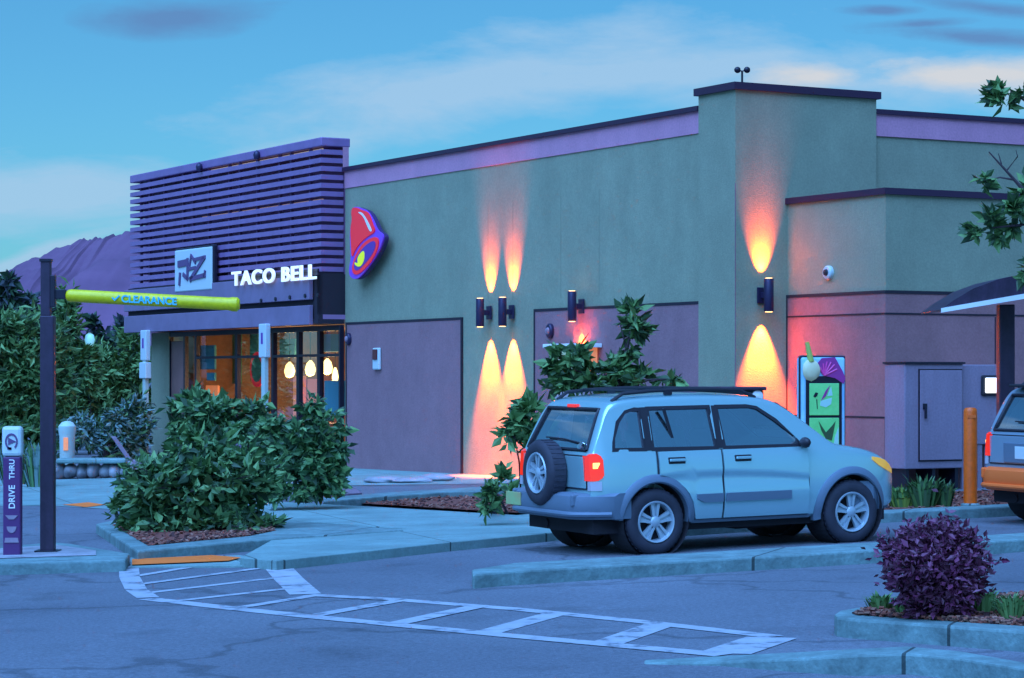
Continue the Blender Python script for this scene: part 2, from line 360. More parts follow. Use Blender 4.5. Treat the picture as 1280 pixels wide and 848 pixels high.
def sheet(name, pix, m, dz=.004, arr=None):
    bb = MB(); bb._f([bb.bm.verts.new(G(px, py, dz)) for px, py in pix])
    bmesh.ops.triangulate(bb.bm, faces=bb.bm.faces); 
    o = bb.build(name, m)
    if o.data.polygons[0].normal.z < 0: o.data.flip_normals()
    return struct(o)
def slab(name, pix, m, top=.13, pix_h=None, bevel=.02):       # outline traced on its top, given real height
    bb = MB(); h = top if pix_h is None else pix_h
    pts = [G(px, py, h) for px, py in pix]
    bb.loft([[Vector((p.x, p.y, p.z - h - .12)) for p in pts], [Vector((p.x, p.y, p.z)) for p in pts]])
    bmesh.ops.triangulate(bb.bm, faces=[f for f in bb.bm.faces if len(f.verts) > 4])
    return struct(bb.build(name, m, bevel=bevel))
def strip(pts, wd):                                            # ribbon on the ground
    L = [Vector(p) for p in pts]; left, right = [], []
    for i, p in enumerate(L):
        t = (L[min(i + 1, len(L) - 1)] - L[max(i - 1, 0)]); t.z = 0; t.normalize(); n = Vector((-t.y, t.x, 0)) * (wd / 2)
        for lst, q in ((left, p + n), (right, p - n)): q.z += gz(q.x) - gz(p.x); lst.append(q)
    return left, right
# lane, walk and pavement sheets
sheet('plaza_pavement', [(-200, 602), (60, 600), (165, 597), (345, 622), (330, 655), (200, 640), (130, 636), (60, 632), (-200, 634)], 'concrete', .006)
sheet('wall_walk', [(420, 581), (600, 592), (700, 600), (760, 620), (660, 604), (440, 607), (330, 605)], 'concrete', .01)
slab('sidewalk', [(345, 627), (400, 630), (646, 644), (720, 637), (800, 632), (800, 655), (679, 667), (562, 678), (420, 693), (345, 701), (300, 697), (345, 672), (510, 661), (400, 653), (330, 648)], 'concrete', .10, bevel=.01)
slab('walk_ramp', [(163, 697), (300, 694), (352, 704), (340, 707), (163, 708)], 'concrete', .02, bevel=.004)
sheet('tactile_strip', [(165, 699), (265, 694), (302, 697), (285, 701), (165, 706)], 'tactile', .034)
sheet('far_tactile_strip', [(78, 631), (110, 628), (133, 631), (108, 634)], 'tactile', .012)
# bush planter, mulch bed
slab('planter_kerb', [(172, 689), (345, 673), (505, 662), (400, 654), (330, 648), (190, 640), (120, 655)], 'kerb', .12)
sheet('planter_mulch', [(185, 682), (310, 670), (345, 663), (330, 655), (200, 644), (140, 656)], 'mulch', .125)
sheet('mulch_bed', [(430, 628), (646, 641), (720, 636), (740, 618), (650, 612), (560, 614), (470, 621), (415, 625)], 'mulch', .04)
slab('bed_kerb', [(404, 622), (470, 617), (560, 611), (650, 606), (700, 606), (700, 610), (650, 612), (560, 615), (470, 621), (404, 627)], 'kerb', .12)
# drive lane kerbs
slab('lane_divider_kerb', [(590, 712), (640, 704), (1107, 677), (1280, 666), (1500, 653), (1500, 662), (1280, 674), (1105, 687), (640, 714), (591, 718)], 'kerb', .13)
def far_kerb(): 
    slab('lane_kerb', [(800, 655), (1096, 638), (1280, 629), (1500, 617), (1500, 621), (1280, 632), (1096, 641), (800, 660)], 'kerb', .13)
far_kerb()
sheet('wall_bed_mulch', [(800, 655), (1096, 638), (1280, 629), (1500, 617), (1500, 605), (1250, 612), (1107, 618), (980, 612), (760, 608), (760, 640)], 'mulch', .09)
# island with the pole, right planter, near kerb
slab('sign_island_kerb', [(162, 692), (157, 700), (-60, 706), (-60, 688), (70, 678), (90, 680)], 'kerb', .12)
sheet('island_mulch', [(120, 688), (120, 694), (-60, 700), (-60, 690), (70, 681)], 'palerock', .126)
slab('corner_planter_kerb', [(1043, 768), (1050, 763), (1085, 757), (1280, 738), (1450, 730), (1450, 802), (1280, 789), (1060, 773), (1046, 771)], 'kerb', .14)
sheet('corner_planter_mulch', [(1068, 768), (1092, 761), (1280, 743), (1450, 735), (1450, 792), (1280, 781)], 'mulch', .146)
nk = MB(); kt = [(805, 825, .008), (900, 820, .03), (1000, 815, .09), (1070, 811, .13), (1135, 808, .13), (1200, 814, .13), (1280, 828, .13), (1450, 858, .13)]
kf = [(805, 829, .008), (900, 827, .03), (1000, 823, .09), (1070, 819, .13), (1135, 817, .13), (1200, 823, .13), (1280, 836, .13), (1450, 866, .13)]
rg_ = []
for (a, b1, h1), (c, d1, h2) in zip(kt, kf):
    A, B_ = G(a, b1, h1), G(c, d1, h2); rg_.append([A, B_, B_ - Vector((0, 0, h2 + .1)), A - Vector((0, 0, h1 + .1))])
nk.loft(rg_); struct(nk.build('near_kerb', 'kerb', bevel=.015))
# kerb joints
def joint(px, py0, py1, dz):
    p = G(px, py0, dz); bb = MB(); bb.box(p.x - .012, p.y - .006, p.z - dz - .05, p.x + .012, p.y + .006, p.z + .003); return bb
def chips(name, pix, dz, n, seed):
    rg = random.Random(seed); bb = MB(); P_ = [G(px, py, dz) for px, py in pix]
    for _ in range(n):
        a, b_ = rg.random(), rg.random()
        i = rg.randrange(1, len(P_) - 1)
        if a + b_ > 1: a, b_ = 1 - a, 1 - b_
        q = P_[0] + (P_[i] - P_[0]) * a + (P_[i + 1] - P_[0]) * b_; th = rg.uniform(0, PI); L_ = rg.uniform(.03, .09); bb.mi = rg.randrange(3)
        bb.obox(Matrix.Translation(q + Vector((0, 0, .012))) @ Matrix.Rotation(th, 4, 'Z') @ Matrix.Rotation(rg.uniform(-.6, .6), 4, 'Y'), L_, L_ * .4, .012)
    o = bb.build(name, [mat('chip red', (.26, .07, .045), .9), mat('chip dark', (.07, .02, .018), .9), mat('chip pale', (.3, .13, .09), .9)], norm=False)
    o['kind'] = 'stuff'; o['label'] = 'loose red brown bark chips covering a planting bed'; o['category'] = 'bark chips'; o['group'] = 'bark chips in the beds'
chips('bark_chips', [(430, 628), (646, 641), (720, 636), (740, 618), (650, 612), (560, 614), (470, 621)], .04, 1500, 1)
chips('bark_chips', [(1068, 768), (1092, 761), (1280, 743), (1330, 742), (1330, 784), (1280, 781)], .146, 1100, 2)
chips('bark_chips', [(185, 682), (310, 670), (345, 663), (330, 655), (200, 644), (140, 656)], .125, 700, 3)
chips('bark_chips', [(1096, 640), (1290, 629), (1290, 612), (1107, 618)], .09, 500, 4)
# crosswalk paint
pm = MB()
def line(pix, wd):
    l, r = strip([G(px, py, .004) for px, py in pix], wd)
    for i in range(len(l) - 1): pm._f([pm.bm.verts.new(q) for q in (r[i], r[i + 1], l[i + 1], l[i])])
line([(185, 748.5), (300, 761.5), (400, 772), (640, 795), (905, 819)], .2)
line([(385, 744), (500, 750), (640, 761), (800, 777), (968, 796)], .18)
line([(161, 708), (162, 722), (170, 737), (185, 747)], .2)
line([(343, 704), (362, 725), (382, 743)], .28)
for a, c, wd in (((166, 721), (254, 706.5), .16), ((172, 731), (344, 708), .16), ((186, 741), (356, 721), .16), ((219, 751.5), (367, 735), .16),
              ((297, 760), (391, 745), .18), ((391, 770), (498, 751), .22), ((494, 780), (598, 758), .26), ((607, 791), (695, 767), .3), ((757, 804.5), (825, 781), .34), ((905, 817), (965, 797), .5)):
    line([a, c], wd * .75)
# lift bars a few mm over the edge lines
o = pm.build('crosswalk_marking', 'paint', norm=False)
for i, v in enumerate(o.data.vertices): v.co.z += .0006 * ((i // 4) % 5)
struct(o)

# ------------------------------------------------------------------ hills
hb = MB(); prof = [(-900, 400), (-500, 390), (-200, 372), (0, 347), (40, 324), (100, 300), (130, 297), (165, 289), (230, 278), (330, 285), (450, 320), (700, 390), (1000, 430), (1500, 455)]
cols = []
for i in range(len(prof) - 1):
    for k in range(12): 
        t = k / 12; cols.append((prof[i][0] * (1 - t) + prof[i + 1][0] * t, prof[i][1] * (1 - t) + prof[i + 1][1] * t))
rows = 10; hv = []
for j in range(rows + 6):
    row = []
    for i, (px, py) in enumerate(cols):
        t = j / rows; d = 1200 + 500 * t
        top = W(px, py + 1.5 * math.sin(i * .9) + 1.2 * math.sin(i * 2.3), 1700).z
        k = min(1, t) ** .8 if t <= 1 else max(0, 1 - (t - 1) * 1.2)
        z = -3 + (top + 3) * k + (0 if j in (0, rows) else 9 * mnoise.fractal(Vector((px / 60, j * .5, 3.3)), 1.0, 2.0, 5))
        row.append(hb.bm.verts.new(((px - 640) / F * 1700 * (d / 1700) ** .3, d, z)))
    hv.append(row)
for j in range(len(hv) - 1):
    for i in range(len(cols) - 1): hb._f([hv[j][i], hv[j][i + 1], hv[j + 1][i + 1], hv[j + 1][i]])
struct(hb.build('hill', 'hill', smooth=True))

# ------------------------------------------------------------------ foliage
def leaves(name, blobs, size, mats, parent, weights=(5, 4, 2), aspect=.5, droop=0.0, seed=1):
    rg = random.Random(seed); vs_, fs, mi = [], [], []
    for c, r, n in blobs:
        c = Vector(c)
        # clumps give the crown light and dark groups and an uneven edge
        ncl = max(4, n // 60); cl = []
        for _ in range(ncl):
            while True:
                p = Vector((rg.uniform(-1, 1), rg.uniform(-1, 1), rg.uniform(-1, 1)))
                if .15 < p.length < 1: break
            cl.append((p * (rg.uniform(1.05, 1.3) if rg.random() < .12 else 1), rg.uniform(.1, .3)))
        for _ in range(n):
            p, cr = cl[rg.randrange(ncl)]
            if rg.random() < .04: p = p * rg.uniform(1.1, 1.4)
            q = p + Vector((rg.gauss(0, 1), rg.gauss(0, 1), rg.gauss(0, 1))) * cr * .6
            q = c + Vector((q.x * r[0], q.y * r[1], q.z * r[2]))
            d = Vector((rg.gauss(0, 1), rg.gauss(0, 1), rg.gauss(0, .7) - droop)) + (q - c).normalized() * .8; d.normalize()
            sd_ = d.cross(Vector((rg.gauss(0, 1), rg.gauss(0, 1), rg.gauss(0, 1)))).normalized(); nn = d.cross(sd_)
            L = size * rg.choice((.5, .7, .9, 1.0, 1.2, 1.5)) * rg.uniform(.85, 1.15); wd = L * aspect * .5; k = len(vs_)
            vs_ += [q, q + d * L * .45 + sd_ * wd + nn * L * .1, q + d * L, q + d * L * .45 - sd_ * wd + nn * L * .1]
            fs += [(k, k + 1, k + 2), (k, k + 2, k + 3)]
            m_ = rg.choices(range(len(mats)), weights[:len(mats)])[0]; mi += [m_, m_]
    me = bpy.data.meshes.new(name); me.from_pydata([tuple(v) for v in vs_], [], fs)
    for m in mats: me.materials.append(M[m])
    me.polygons.foreach_set('material_index', mi); me.update()
    o = bpy.data.objects.new(name, me); C.objects.link(o)
    if parent: o.parent = parent
    return o
def limbs(name, segs, parent, mtl='bark'):
    bb = MB()
    for pts, r0, r1 in segs:
        n = len(pts); bb.tube(pts, [r0 + (r1 - r0) * i / (n - 1) for i in range(n)], 6)
    return bb.build(name, mtl, parent, smooth=True)
def rel(ps, base): return [Vector(p) - base for p in ps]

def bush(name, label, cat, base, blobs, size, mats, nstem=8, group=None, seed=1, **k):
    base = Vector(base); t = thing(name, label, cat, base, 0, group)
    bl = [(Vector(c) - base, r, n) for c, r, n in blobs]
    rg = random.Random(seed)
    segs = []
    for i in range(nstem):
        c, r, n = bl[i % len(bl)]
        e = c + Vector((rg.uniform(-.6, .6) * r[0], rg.uniform(-.6, .6) * r[1], rg.uniform(-.2, .8) * r[2]))
        s_ = Vector((rg.uniform(-.1, .1), rg.uniform(-.1, .1), -.02)); mid = s_.lerp(e, .5) + Vector((rg.uniform(-.1, .1), rg.uniform(-.1, .1), .08))
        segs.append(([s_, mid, e], .022, .006))
    sprigs = []
    for c, r, n in list(bl):                      # loose shoots that break the outline
        for _ in range(max(2, n // 95)):
            d = Vector((rg.gauss(0, 1), rg.gauss(0, .8), abs(rg.gauss(.35, .8)))).normalized(); f_ = rg.uniform(1.02, 1.42)
            tip = c + Vector((d.x * r[0], d.y * r[1], d.z * r[2])) * f_; st = c + Vector((d.x * r[0], d.y * r[1], d.z * r[2])) * .55
            segs.append(([st, st.lerp(tip, .5) + Vector((0, 0, .02)), tip], .01 * size / .13, .003))
            for k_ in range(3): sprigs.append((st.lerp(tip, .55 + .22 * k_), (size * .6,) * 3, 9))
    bl = bl + sprigs
    limbs('stem', segs, t); leaves('foliage', bl, size, mats, t, seed=seed, weights=(5, 3, 3), **k); return t

GM = ['leaf1', 'leaf2', 'leaf3']; BM_ = ['bleaf1', 'bleaf2', 'leaf3']
def pxr(y, w_, h_): return (w_ * y / F, w_ * y / F * .8, h_ * y / F)
# big front bush
y = 29.5; bp = G(255, 672)
bush('shrub', 'big rounded leafy shrub in front of the ramp, nearest the striped crossing', 'shrub', bp,
     [(W(250, 618, y), pxr(y, 78, 56), 3000), (W(192, 630, y), pxr(y, 40, 40), 900), (W(308, 618, y + .3), pxr(y, 40, 52), 1100), (W(262, 572, y + .4), pxr(y, 42, 32), 520), (W(225, 592, y), pxr(y, 34, 34), 420), (W(245, 660, y - .2), pxr(y, 74, 13), 800), (W(163, 655, y), pxr(y, 18, 14), 160), (W(318, 658, y - .1), pxr(y, 28, 14), 260)], .14, BM_, 16, group='shrubs before the storefront', seed=3)
y = 34; bp = G(378, 628)
bush('shrub', 'leafy shrub against the storefront corner, behind the biggest shrub', 'shrub', bp,
     [(W(384, 562, y), pxr(y, 42, 44), 1700), (W(348, 556, y), pxr(y, 26, 34), 600), (W(398, 592, y), pxr(y, 30, 34), 900), (W(372, 600, y), pxr(y, 40, 26), 700)], .135, BM_, 10, group='shrubs before the storefront', seed=4)
y = 38; bp = G(275, 610)
bush('shrub', 'taller ragged shrub standing before the brown door of the storefront', 'shrub', bp,
     [(W(250, 516, y), pxr(y, 32, 24), 600), (W(306, 532, y), pxr(y, 34, 30), 700), (W(280, 560, y), pxr(y, 56, 40), 1200)], .16, BM_, 9, group='shrubs before the storefront', seed=5)
y = 33; bp = G(655, 620)
bush('shrub', 'thin leafy shrub behind the spare wheel of the silver car', 'shrub', bp,
     [(W(655, 560, y), pxr(y, 24, 32), 330), (W(668, 525, y), pxr(y, 20, 25), 200)], .18, GM, 5, seed=6)
y = 29.5; bp = G(628, 645)
bush('low_plant', 'low green plant in the bark bed beside the rear bumper', 'plant', bp,
     [(W(625, 618, y), pxr(y, 22, 18), 260), (W(612, 632, y), pxr(y, 12, 6), 60)], .12, ['leaf1', 'leaf3', 'leaf2'], 4, seed=7)
# purple barberry and the plants round it
y = 17.0; bp = G(1168, 766, .14)
bush('barberry', 'round dark purple shrub in the corner planter', 'shrub', bp,
     [(W(1170, 713, y), pxr(y, 57, 50), 6500), (W(1190, 690, y), pxr(y, 30, 26), 800), (W(1140, 700, y), pxr(y, 26, 34), 800), (W(1168, 752, y), pxr(y, 40, 22), 900)], .05, ['pleaf1', 'pleaf2', 'pleaf3'], 18, seed=8)
def tuft(label, px, py, hpx, wpx, n, mats, dz=.0, group=None, seed=0, name='grass_tuft'):
    rg = random.Random(seed); base = G(px, py, dz); t = thing(name, label, 'plant', base, 0, group); bb = MB(); s_ = base.y / F
    for i in range(n):
        a = rg.uniform(0, 2 * PI); sp_ = rg.random() ** .6 * wpx * s_; hh = hpx * s_ * rg.uniform(.45, 1.05)
        b0 = Vector((math.cos(a) * sp_ * .55, math.sin(a) * sp_ * .4, 0)); tip = Vector((math.cos(a) * sp_ * 1.25, math.sin(a) * sp_ * .7, hh * (1 - .3 * rg.random())))
        mid = b0.lerp(tip, .5) + Vector((0, 0, hh * .3)); wv = Vector((-math.sin(a), math.cos(a), 0)) * .014 * rg.uniform(.7, 1.4) * (base.y / 25); bb.mi = rg.randrange(len(mats))
        v = [bb.bm.verts.new(q) for q in (b0 - wv, b0 + wv, mid + wv, tip, mid - wv)]
        bb._f([v[0], v[1], v[2], v[4]]); bb._f([v[4], v[2], v[3]])
    bb.build('blades', mats, t, norm=False); return t
for i, (px, py, hh, ww, lb) in enumerate([
        (1100, 763, 24, 24, 'spiky green plant left of the purple shrub'), (1132, 768, 22, 20, 'low green plant at the left foot of the purple shrub'),
        (1228, 766, 34, 30, 'bushy green plant right of the purple shrub'), (1265, 773, 34, 30, 'green plant at the right end of the corner planter')]):
    tuft(lb, px, py, hh, ww, 110, ['leaf1', 'gleaf2', 'leaf3'], .146, 'green plants in the corner planter', 20 + i, 'ground_cover_plant')
for i, (px, py, hh, ww, m_, lb) in enumerate([
        (1128, 634, 30, 28, ['gleaf1', 'gleaf2'], 'bright yellow green grass clump just ahead of the silver bonnet'), (1155, 634, 42, 26, ['gleaf2', 'leaf1', 'leaf2'], 'dark green leafy clump under the grey cabinet'),
        (1180, 633, 34, 16, ['gleaf2', 'leaf2'], 'narrow green clump left of the orange bollard')]):
    tuft(lb, px, py, hh, ww, 150, m_, .09, 'plants along the annex wall', 40 + i)
for i, (px, py, lb) in enumerate([(48, 609, 'pale ornamental grass between the arrow sign and the pole'), (18, 606, 'pale ornamental grass behind the arrow sign')]):
    tuft(lb, px, py, 62, 26, 150, ['cleaf', 'cleaf', 'bleaf1'], 0, 'pale grasses behind the sign island', 60 + i, 'ornamental_grass')

# young tree behind the car
y = 36.0; base = G(772, 628); t = thing('young_tree', 'sparse young tree seen over the roof of the silver car', 'tree', base)
P = lambda px, py, d=0: W(px, py, y + d) - base
limbs('trunk', [([Vector((0, 0, -.1)), P(768, 560), P(772, 480), P(783, 440), P(792, 400)], .06, .02), ([P(772, 485), P(740, 468), P(712, 462)], .03, .01), ([P(773, 490), P(810, 475), P(836, 474)], .03, .01), ([P(784, 440), P(775, 405)], .02, .008)], t)
leaves('crown', [(P(790, 405), pxr(y, 27, 20), 280), (P(783, 432), pxr(y, 11, 16), 70), (P(716, 458), pxr(y, 26, 26), 380), (P(745, 474), pxr(y, 50, 22), 620), (P(805, 478), pxr(y, 42, 16), 430), (P(762, 456), pxr(y, 24, 14), 170), (P(835, 474), pxr(y, 16, 9), 70), (P(770, 520), pxr(y, 50, 30), 300)], .17, GM, t, seed=11)
# tree entering at the right edge
y = 30.0; base = G(1362, 690); t = thing('street_tree', 'tree reaching in from the right edge above the canopy', 'tree', base)
P = lambda px, py, d=0: W(px, py, y + d) - base
limbs('trunk', [([Vector((0, 0, -.1)), P(1358, 500), P(1345, 330), P(1330, 180), P(1325, 90)], .11, .03), ([P(1350, 360), P(1300, 262), P(1268, 225), P(1236, 190)], .045, .008), ([P(1268, 225), P(1250, 222), P(1226, 228)], .015, .006), ([P(1258, 214), P(1272, 196), P(1270, 188)], .012, .004), ([P(1252, 206), P(1248, 192)], .01, .004),
                 ([P(1345, 330), P(1290, 280), P(1240, 285)], .035, .01), ([P(1335, 200), P(1300, 140), P(1262, 112)], .035, .01), ([P(1350, 380), P(1310, 350), P(1276, 338)], .03, .01), ([P(1340, 280), P(1400, 220)], .04, .01)], t)
leaves('crown', [(P(1245, 283), pxr(y, 26, 17), 260), (P(1274, 266), pxr(y, 18, 20), 190), (P(1228, 229), pxr(y, 9, 9), 40), (P(1277, 232), pxr(y, 8, 10), 40), (P(1270, 118), pxr(y, 26, 16), 170), (P(1254, 126), pxr(y, 12, 8), 40), (P(1279, 336), pxr(y, 9, 13), 60), (P(1375, 180), pxr(y, 55, 110), 1500), (P(1410, 250), pxr(y, 70, 110), 1400), (P(1335, 300), pxr(y, 30, 40), 350)], .15, GM, t, seed=12)

# trees at the left
def ltree(label, px, ybase, y, blobs, size, mats, seed, name='tree', top=None):
    base = Vector(((px - 640) / F * y, y, gz((px - 640) / F * y))); t = thing(name, label, 'tree', base, 0, 'trees left of the restaurant')
    P = lambda a, b_: W(a, b_, y) - base
    ty = top or min(b_[1] for b_ in blobs)
    segs = [([Vector((0, 0, -.1)), P(px + 3, (ybase + ty) / 2), P(px, ty)], .12, .02)]
    for a, b_, rx, rz, n in blobs: segs.append(([P(px + 2, min(ybase, b_ + rz)), P((a + px) / 2, b_ + rz * .4), P(a, b_)], .05, .012))
    limbs('trunk', segs, t); leaves('crown', [(P(a, b_), pxr(y, rx, rz), int(n * 2.1)) for a, b_, rx, rz, n in blobs], size * .62, mats, t, seed=seed, aspect=.34, droop=.15, weights=(5, 2, 4))
ltree('broad green tree at the left edge, behind the dark pole', 18, 600, 62, [(18, 430, 52, 40, 1500), (0, 490, 55, 50, 1700), (48, 480, 40, 60, 1500), (20, 545, 60, 35, 900)], .42, GM, 21)
ltree('tall narrow green tree just right of the dark pole', 86, 600, 66, [(84, 415, 18, 48, 700), (92, 470, 30, 40, 900), (80, 520, 30, 45, 800)], .4, GM, 22)
ltree('low spreading green tree beside the storefront canopy', 140, 600, 70, [(140, 470, 44, 32, 1100), (165, 445, 25, 30, 500), (115, 500, 40, 34, 900), (160, 505, 36, 34, 800)], .42, GM, 23)
ltree('silvery green bush tree above the low stone wall', 130, 600, 60, [(120, 540, 46, 24, 800), (160, 530, 30, 28, 600), (150, 560, 34, 22, 500)], .3, ['cleaf', 'bleaf1', 'bleaf2'], 24)
for i, (px, tp, ww, lb) in enumerate([(10, 343, 20, 'dark distant conifer at the far left below the hill'), (36, 372, 16, 'smaller dark distant conifer left of the pole'), (70, 385, 20, 'dark distant conifer hidden by the pole'), (122, 402, 26, 'dark distant conifer right of the globe lamp'), (150, 410, 24, 'dark distant conifer beside the canopy posts')]):
    y = 190 + 12 * i; base = Vector(((px - 640) / F * y, y, gz(-99))); t = thing('conifer', lb, 'tree', base, 0, 'far conifers below the hill')
    limbs('trunk', [([Vector((0, 0, -.1)), Vector((0, 0, W(px, tp, y).z - base.z))], .25, .04)], t)
    top = W(px, tp, y).z - base.z; r = ww * y / F
    leaves('crown', [(Vector((0, 0, top * f)), (r * k, r * k, top * .16), int(420 * k) + 120) for f, k in ((.3, 1.15), (.5, .95), (.68, .7), (.84, .42), (.95, .2))], .9, ['farleaf', 'bleaf2'], t, seed=70 + i, droop=.5)

# ------------------------------------------------------------------ restaurant building
bld = thing('restaurant', 'low flat roofed stucco restaurant with slatted entrance tower and mauve lower panels', 'building', (P0[0], P0[1], 0), TH)
ZM, ZT, ZA, ZS = 6.36, 6.64, 4.79, 6.99
yR = LX(430.5, 400, 0).y                     # where the side wall meets the entrance tower
yL = LX(165, 300, -.5).y                   # far end of the tower
yTe = LX(875, 300, 0).y
bT = LY(1094, 200, 0).x                    # right edge of the corner tower
def bpart(name, m, boxes, parent=bld, bevel=0):
    bb = MB()
    for q in boxes: bb.box(*q)
    return bb.build(name, m, parent, bevel=bevel)
bpart('wall', 'stucco', [(0.02, yTe, -.6, 1.0, yR, ZM - .45), (.02, yTe + .001, ZM - .45, .9, yR - .01, ZM - .1)])
bpart('corner_tower', 'stucco', [(-.03, -.03, -.6, bT, yTe, ZT - .12)])
bpart('wall', 'stucco', [(bT, .03, -.6, 24, 8, ZM - .45), (bT + .001, .1, ZM - .45, 23.9, 7.9, ZM - .1)])
bpart('fascia_band', 'band', [(0, yTe + .002, ZM - .45, .022, yR, ZM - .08)])
bpart('fascia_band', 'band', [(bT + .002, .0, ZM - .45, 24, .028, ZM - .08)])
bpart('parapet_cap', 'cap', [(-.06, yTe, ZM - .08, .9, yR, ZM), (bT, -.04, ZM - .08, 24, 7, ZM), (-.09, -.09, ZT - .12, bT + .06, yTe + .06, ZT)])
# control joints
lj = MB()
for px in (578,): 
    yy = LX(px, 400, 0).y
for px in (609, 640, 700, 748):
    yy = LX(px, 300, 0).y; bpart('control_joint', 'stucco_joint', [(.016, yy - .004, 3.3, .03, yy + .004, 5.2)])
lj.box(-.036, -.036, -.5, -.028, -.02, 5.0)
lj.build('corner_joint', 'panel', bld)
# annex
yX = -2.614
xA = LX(983, 300, 0)  # not used for depth: annex side wall stands at x = xa
xa = LY(983, 300, 0).x
xe = 16.0
bpart('annex_wall', 'stucco', [(xa, yX, -.6, xe, .028, ZA - .1)])
bpart('parapet_cap', 'cap', [(xa - .05, yX - .05, ZA - .1, xe, .0, ZA)])
zP = LY(1107, 367, yX).z; zJ = LY(1107, 393, yX).z; zK = LY(1112, 523, yX).z
bpart('annex_wall_panel', 'panel2', [(xa - .02, yX - .02, -.5, xe - .1, .0, zP)])
ar = MB()
for z_, h_ in ((zP, .05), (zJ, .025), (zK, .025)):
    ar.box(xa - .03, yX - .03, z_, xe - .2, -.01, z_ + h_)
xv = LY(1243, 420, yX).x; ar.box(xv - .012, yX - .026, LY(1243, 455, yX).z, xv + .012, yX - .01, zJ - .02)
ar.box(xa - .024, yX - .024, -.4, xa + .0, yX + .0, zK); 
xv2 = LY(1113, 500, yX).x; ar.box(xv2 + .0, yX - .026, .2, xv2 + .02, yX - .01, zK)
ar.box(xa - .028, -.06, -.4, xa - .01, -.03, zP)
ar.build('wall_joint', 'reveal', bld)
# side wall mauve panels with dark reveals
def wpanel(px0, px1, pyt):
    y1, y0 = LX(px0, 400, 0).y, LX(px1, 400, 0).y; zt = LX(px1, pyt, 0).z
    bpart('wall_panel', 'panel', [(-.012, y0 + .03, -.5, .019, y1 - .03, zt - .03)])
    bpart('panel_reveal', 'reveal', [(-.02, y0, -.5, .018, y0 + .05, zt + .02), (-.02, y1 - .05, -.5, .018, y1, zt + .02), (-.02, y0 + .05, zt - .03, .018, y1 - .05, zt + .02)])
    return y0, y1, zt
wpanel(433, 578, 398); pA = wpanel(668, 877, 378)
bpart('roof', 'cap', [(.9, .9, 5.6, 23, yR, 5.7)])
# entrance tower: mass behind the slats
zB1 = 4.12
bpart('tower_wall', 'slatback', [(0.0, yR, zB1 - .05, .1, yL, ZS - .2)])
bpart('tower_trim', 'band', [(-.04, yR - .012, ZS - .72, .1, yR - .002, ZS - .06)])
bpart('tower_cap', 'slat', [(-.56, yR - .02, ZS - .19, .13, yL, ZS)], bevel=.02)
sm = MB(); nsl = 15; z0_, z1_ = zB1 + .05, ZS - .31
for i in range(nsl):
    z_ = z0_ + (z1_ - z0_) * i / (nsl - 1)
    sm.box(-.55, yR, z_ - .052, -.49, yL, z_ + .052); sm.box(-.49, yR, z_ - .052, -.02, yR + .06, z_ + .052); sm.box(-.49, yL - .06, z_ - .052, -.02, yL, z_ + .052)
sm.build('slat_screen', 'slat', bld)
sm = MB(); k = yR + .7; j = 0
while k < yL: sm.box(-.485, k, zB1, -.42, k + .07, ZS - .2); k += (1.0, .62, 1.25)[j % 3]; j += 1
sm.build('slat_post', 'slatback', bld)
bpart('led_strip', mat('warm led', (1, .8, .5), .5, emit=(1, .72, .4), estr=.1), [(-.42, yR + .2, z1_ + .062, -.4, yR + 6.6, z1_ + .09), ])
bpart('led_strip', mat('amber led', (1, .6, .3), .5, emit=(1, .45, .2), estr=.06), [(-.42, yR + .2, z0_ + (z1_ - z0_) * 8 / 14 + .06, -.4, yR + 7, z0_ + (z1_ - z0_) * 8 / 14 + .085)])
# fascia beams over the storefront
bpart('canopy_beam', 'beam', [(-.72, yR + .25, 3.52, -.62, yL, 4.06), (-.72, yR + .25, 2.98, -.62, yL, 3.4)], bevel=.012)
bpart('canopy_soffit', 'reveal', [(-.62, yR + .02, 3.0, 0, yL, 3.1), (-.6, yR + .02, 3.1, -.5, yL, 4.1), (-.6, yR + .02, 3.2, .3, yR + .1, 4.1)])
for px, py in ((327, 376), (345, 374), (363, 372), (382, 370), (398, 369)):
    q = LX(px, py, -.72); bm_ = MB(); bm_.lathe([(.001, 0), (.045, 0), (.045, .03), (.001, .03)], 10, axes(q, (0, 1, 0), (0, 0, 1)) @ Matrix.Rotation(PI, 4, 'X')); bm_.build('bolt', 'frame', bld)
